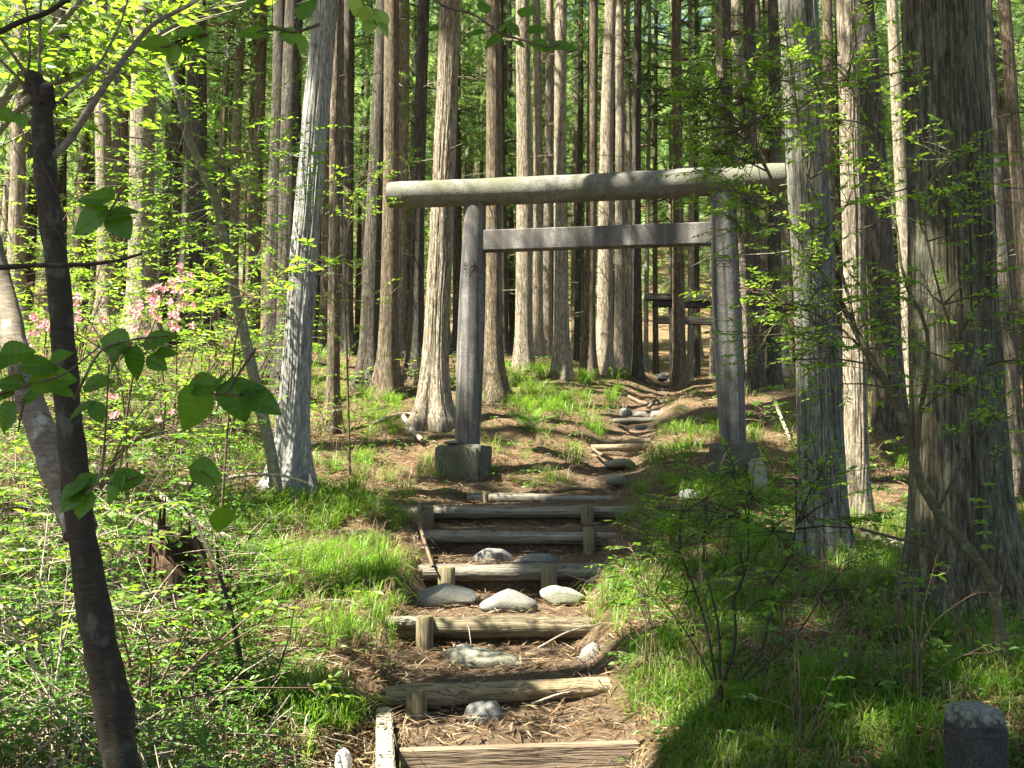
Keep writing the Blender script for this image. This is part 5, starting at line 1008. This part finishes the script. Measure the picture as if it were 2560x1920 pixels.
def tufts(name, lab, n, mat, per, L, wdt, wfun, y0=3.0, y1=21, drop=1.0):
    x, y = scatter(n, y0, y1); k = rg.random(n) < np.clip(wfun(x, y), 0, 1); x, y = x[k], y[k]; n = len(x)
    sz = (.65 + .7 * rg.random(n)) * (1 + .035 * (y - 4)); cx = np.repeat(x, per); cy = np.repeat(y, per); s = np.repeat(sz, per); m_ = n * per
    a = rg.random(m_) * 6.283; rad = .05 * np.sqrt(rg.random(m_)) * s; bx = cx + rad * np.cos(a); by = cy + rad * np.sin(a); bz = hgt(bx, by) - .005
    a2 = a + rg.normal(0, .6, m_); ln = L * s * (.55 + .75 * rg.random(m_)); out = ln * (.25 + .55 * rg.random(m_)) * drop; D = np.stack([np.cos(a2), np.sin(a2), 0 * a2], -1); W = np.stack([-np.sin(a2), np.cos(a2), 0 * a2], -1) * (wdt * (.7 + .6 * rg.random(m_)) * s)[:, None] / 2
    B = np.stack([bx, by, bz], -1); up = np.array([0, 0, 1.])
    p1 = B + D * (out * .3)[:, None] + up * (ln * .62)[:, None]; p2 = B + D * (out * .8)[:, None] + up * (ln * (.88 - .15 * out / ln))[:, None]; p3 = B + D * (out * 1.35)[:, None] + up * (ln * (.78 - .45 * out / ln))[:, None]
    V = np.stack([B - W, B + W, p1 - W * .9, p1 + W * .9, p2 - W * .6, p2 + W * .6, p3], 1).reshape(-1, 3); o_ = np.arange(m_)[:, None, None] * 7
    rn = np.clip(np.repeat(rg.random(n), per) * .6 + rg.random(m_) * .4 + .0, 0, 1); rv = np.repeat(rn, 7)
    Fq = (o_ + np.array([[0, 1, 3, 2], [2, 3, 5, 4]])[None]).reshape(-1, 4); Ft = (o_ + np.array([[4, 5, 6]])[None]).reshape(-1, 3)
    # quads and tris share vertices
    me = mesh(name, [(V, Fq, 0, True, rv), (V, Ft, 0, True, rv)], [M[mat]]); tag(me, lab, "grass", kind="stuff"); print(name, m_); return me
tufts("grass", "fine green grass in soft tufts covering the banks beside the stairs and path", 25000, 'grass', 24, .14, .0036, gweight, drop=1.25)
tufts("dry_grass", "straw coloured dead grass mixed into the green tufts", 8500, 'drygrass', 16, .13, .0032, lambda x, y: gweight(x, y) * .55 + .12 * (1 - stair_mask(x, y)) * (1 - path_mask(x, y)), drop=1.6)
# low broadleaf ground cover
n = 30000; x, y = scatter(n, 2.8, 24); leftness = 1 - sstep(-.30, -.20, x / y)
wgt = np.clip(gweight(x, y) * .55 + .6 * leftness * (y < 17) + .12 + .3 * (x / y > .14) * (y < 11), 0, 1) * (1 - np.clip(stair_mask(x, y) * 1.2, 0, 1)) * (1 - path_mask(x, y))
k = (rg.random(n) < wgt); x, y, lf = x[k], y[k], leftness[k]; per = 6; n = len(x); cx = np.repeat(x, per); cy = np.repeat(y, per); hh = np.repeat(.03 + (.05 + .28 * lf) * rg.random(n), per)
a = rg.random(n * per) * 6.283; C = np.stack([cx + .03 * np.cos(a), cy + .03 * np.sin(a), hgt(cx, cy) + hh], -1); X = np.stack([np.cos(a), np.sin(a), rg.normal(0, .25, len(a))], -1)
lv = place(LT, LF, C, X, np.array([0, 0, 1.]) + rg.normal(0, .35, C.shape), (.030 + .0014 * cy) * (.6 + .8 * rg.random(len(a))), 0, rg.random(len(a)))
A = np.stack([x, y, hgt(x, y) - .01], -1); B = A + np.stack([0 * x, 0 * x, hh[::per] + .01], -1)
tag(mesh("undergrowth", [lv, many_tubes(A, B, .0015, .001, 1)], [M['green'], M['twig']]), "low leafy herbs and seedlings carpeting the banks and sunny slope", "undergrowth", kind="stuff")
print("herbs", n * per)
# litter: fallen cedar needles and sprigs
n = 120000; x, y = scatter(n, 2.8, 26); k = rg.random(n) < (1 - .55 * np.clip(gweight(x, y), 0, 1)) * (1 - .45 * stair_mask(x, y)); x, y = x[k], y[k]; n = len(x); a = rg.random(n) * 6.283
C = np.stack([x, y, hgt(x, y) + .004 + .03 * rg.random(n)], -1); X = np.stack([np.cos(a), np.sin(a), rg.normal(0, .22, n)], -1); NT_ = np.array([(-.5, 0, 0), (0, .035, .04), (.5, 0, 0), (0, -.035, .04)]); 
lit_ = place(NT_, np.array([[0, 3, 2, 1]]), C, X, np.array([0, 0, 1.]) + rg.normal(0, .4, (n, 3)), (.05 + .11 * rg.random(n) ** 2) * (1 + .03 * y), 0, rg.random(n) ** 1.3)
tag(mesh("leaf_litter", [lit_], [M['litter']]), "reddish brown fallen cedar sprigs covering the forest floor", "leaf litter", kind="stuff")
n = 8000; x, y = scatter(n, 2.8, 22); lf = 1 - sstep(-.29, -.18, x / y); k = rg.random(n) < (.22 + .75 * lf) * (1 - .75 * stair_mask(x, y)); x, y, lf = x[k], y[k], lf[k]; n = len(x); a = rg.random(n) * 6.283; L = (.10 + .45 * rg.random(n) ** 2) * (1 + .5 * lf)
A = np.stack([x, y, hgt(x, y) + .012 + .10 * lf * rg.random(n)], -1); B = A + np.stack([np.cos(a) * L, np.sin(a) * L, 0 * L], -1); B[:, 2] = hgt(B[:, 0], B[:, 1]) + .01 + (.02 + .35 * lf) * rg.random(n)
tag(mesh("fallen_twigs", [many_tubes(A, B, .0045, .0025, 0, (A + B) / 2 + np.stack([rg.normal(0, .02, n), 0 * x, .02 + .02 * rg.random(n)], -1))], [M['deadtwig']]), "thin bare twigs strewn over the ground, thickest on the sunny left slope", "twigs", kind="stuff")
# ferns
def fern_t():
    V = []; Fc = []
    for i in range(16):
        x = .08 + i * .058; L = .24 * math.sin(math.pi * min(1, (i + 2) / 18)) ** .8; z = .35 * x - .42 * x * x
        for s in (-1, 1):
            k = len(V); V += [(x, 0, z), (x + .035, 0, z), (x + .09, s * L, z - .12 * L)]; Fc.append((k, k + 1, k + 2))
    return np.array(V), np.array(Fc)
FT, FF = fern_t()
for k, (px, py, d, lab) in enumerate([(1935,1400,8.8,"sunlit fern at the left foot of the large blue-grey cedar"),(1880,1350,9.2,"shaded fern left of the large blue-grey cedar"),(1330,1080,13.9,"fern-like clump on the litter slope between the pillars"),(2250,1280,10.8,"bright fern between the two right trunks in the sun"),(300,1000,12,"fern clump under the azalea")]):
    r = np.random.default_rng(k); q = P(px, py, d); q[2] = float(hgt(q[0], d)); m_ = 9; a = np.arange(m_) * .7 + r.random(m_); X = np.stack([np.cos(a), np.sin(a), .35 + .3 * r.random(m_)], -1)
    o = mesh("fern", [place(FT, FF, np.zeros((m_, 3)), X, np.tile([0, 0, 1.], (m_, 1)) + 0 * X, .42 * (.7 + .5 * r.random(m_)), 0, r.random(m_))], [M['fern']], None, tuple(q)); tag(o, lab, "fern", "ferns on the forest floor")
print("done", time.time() - T0)
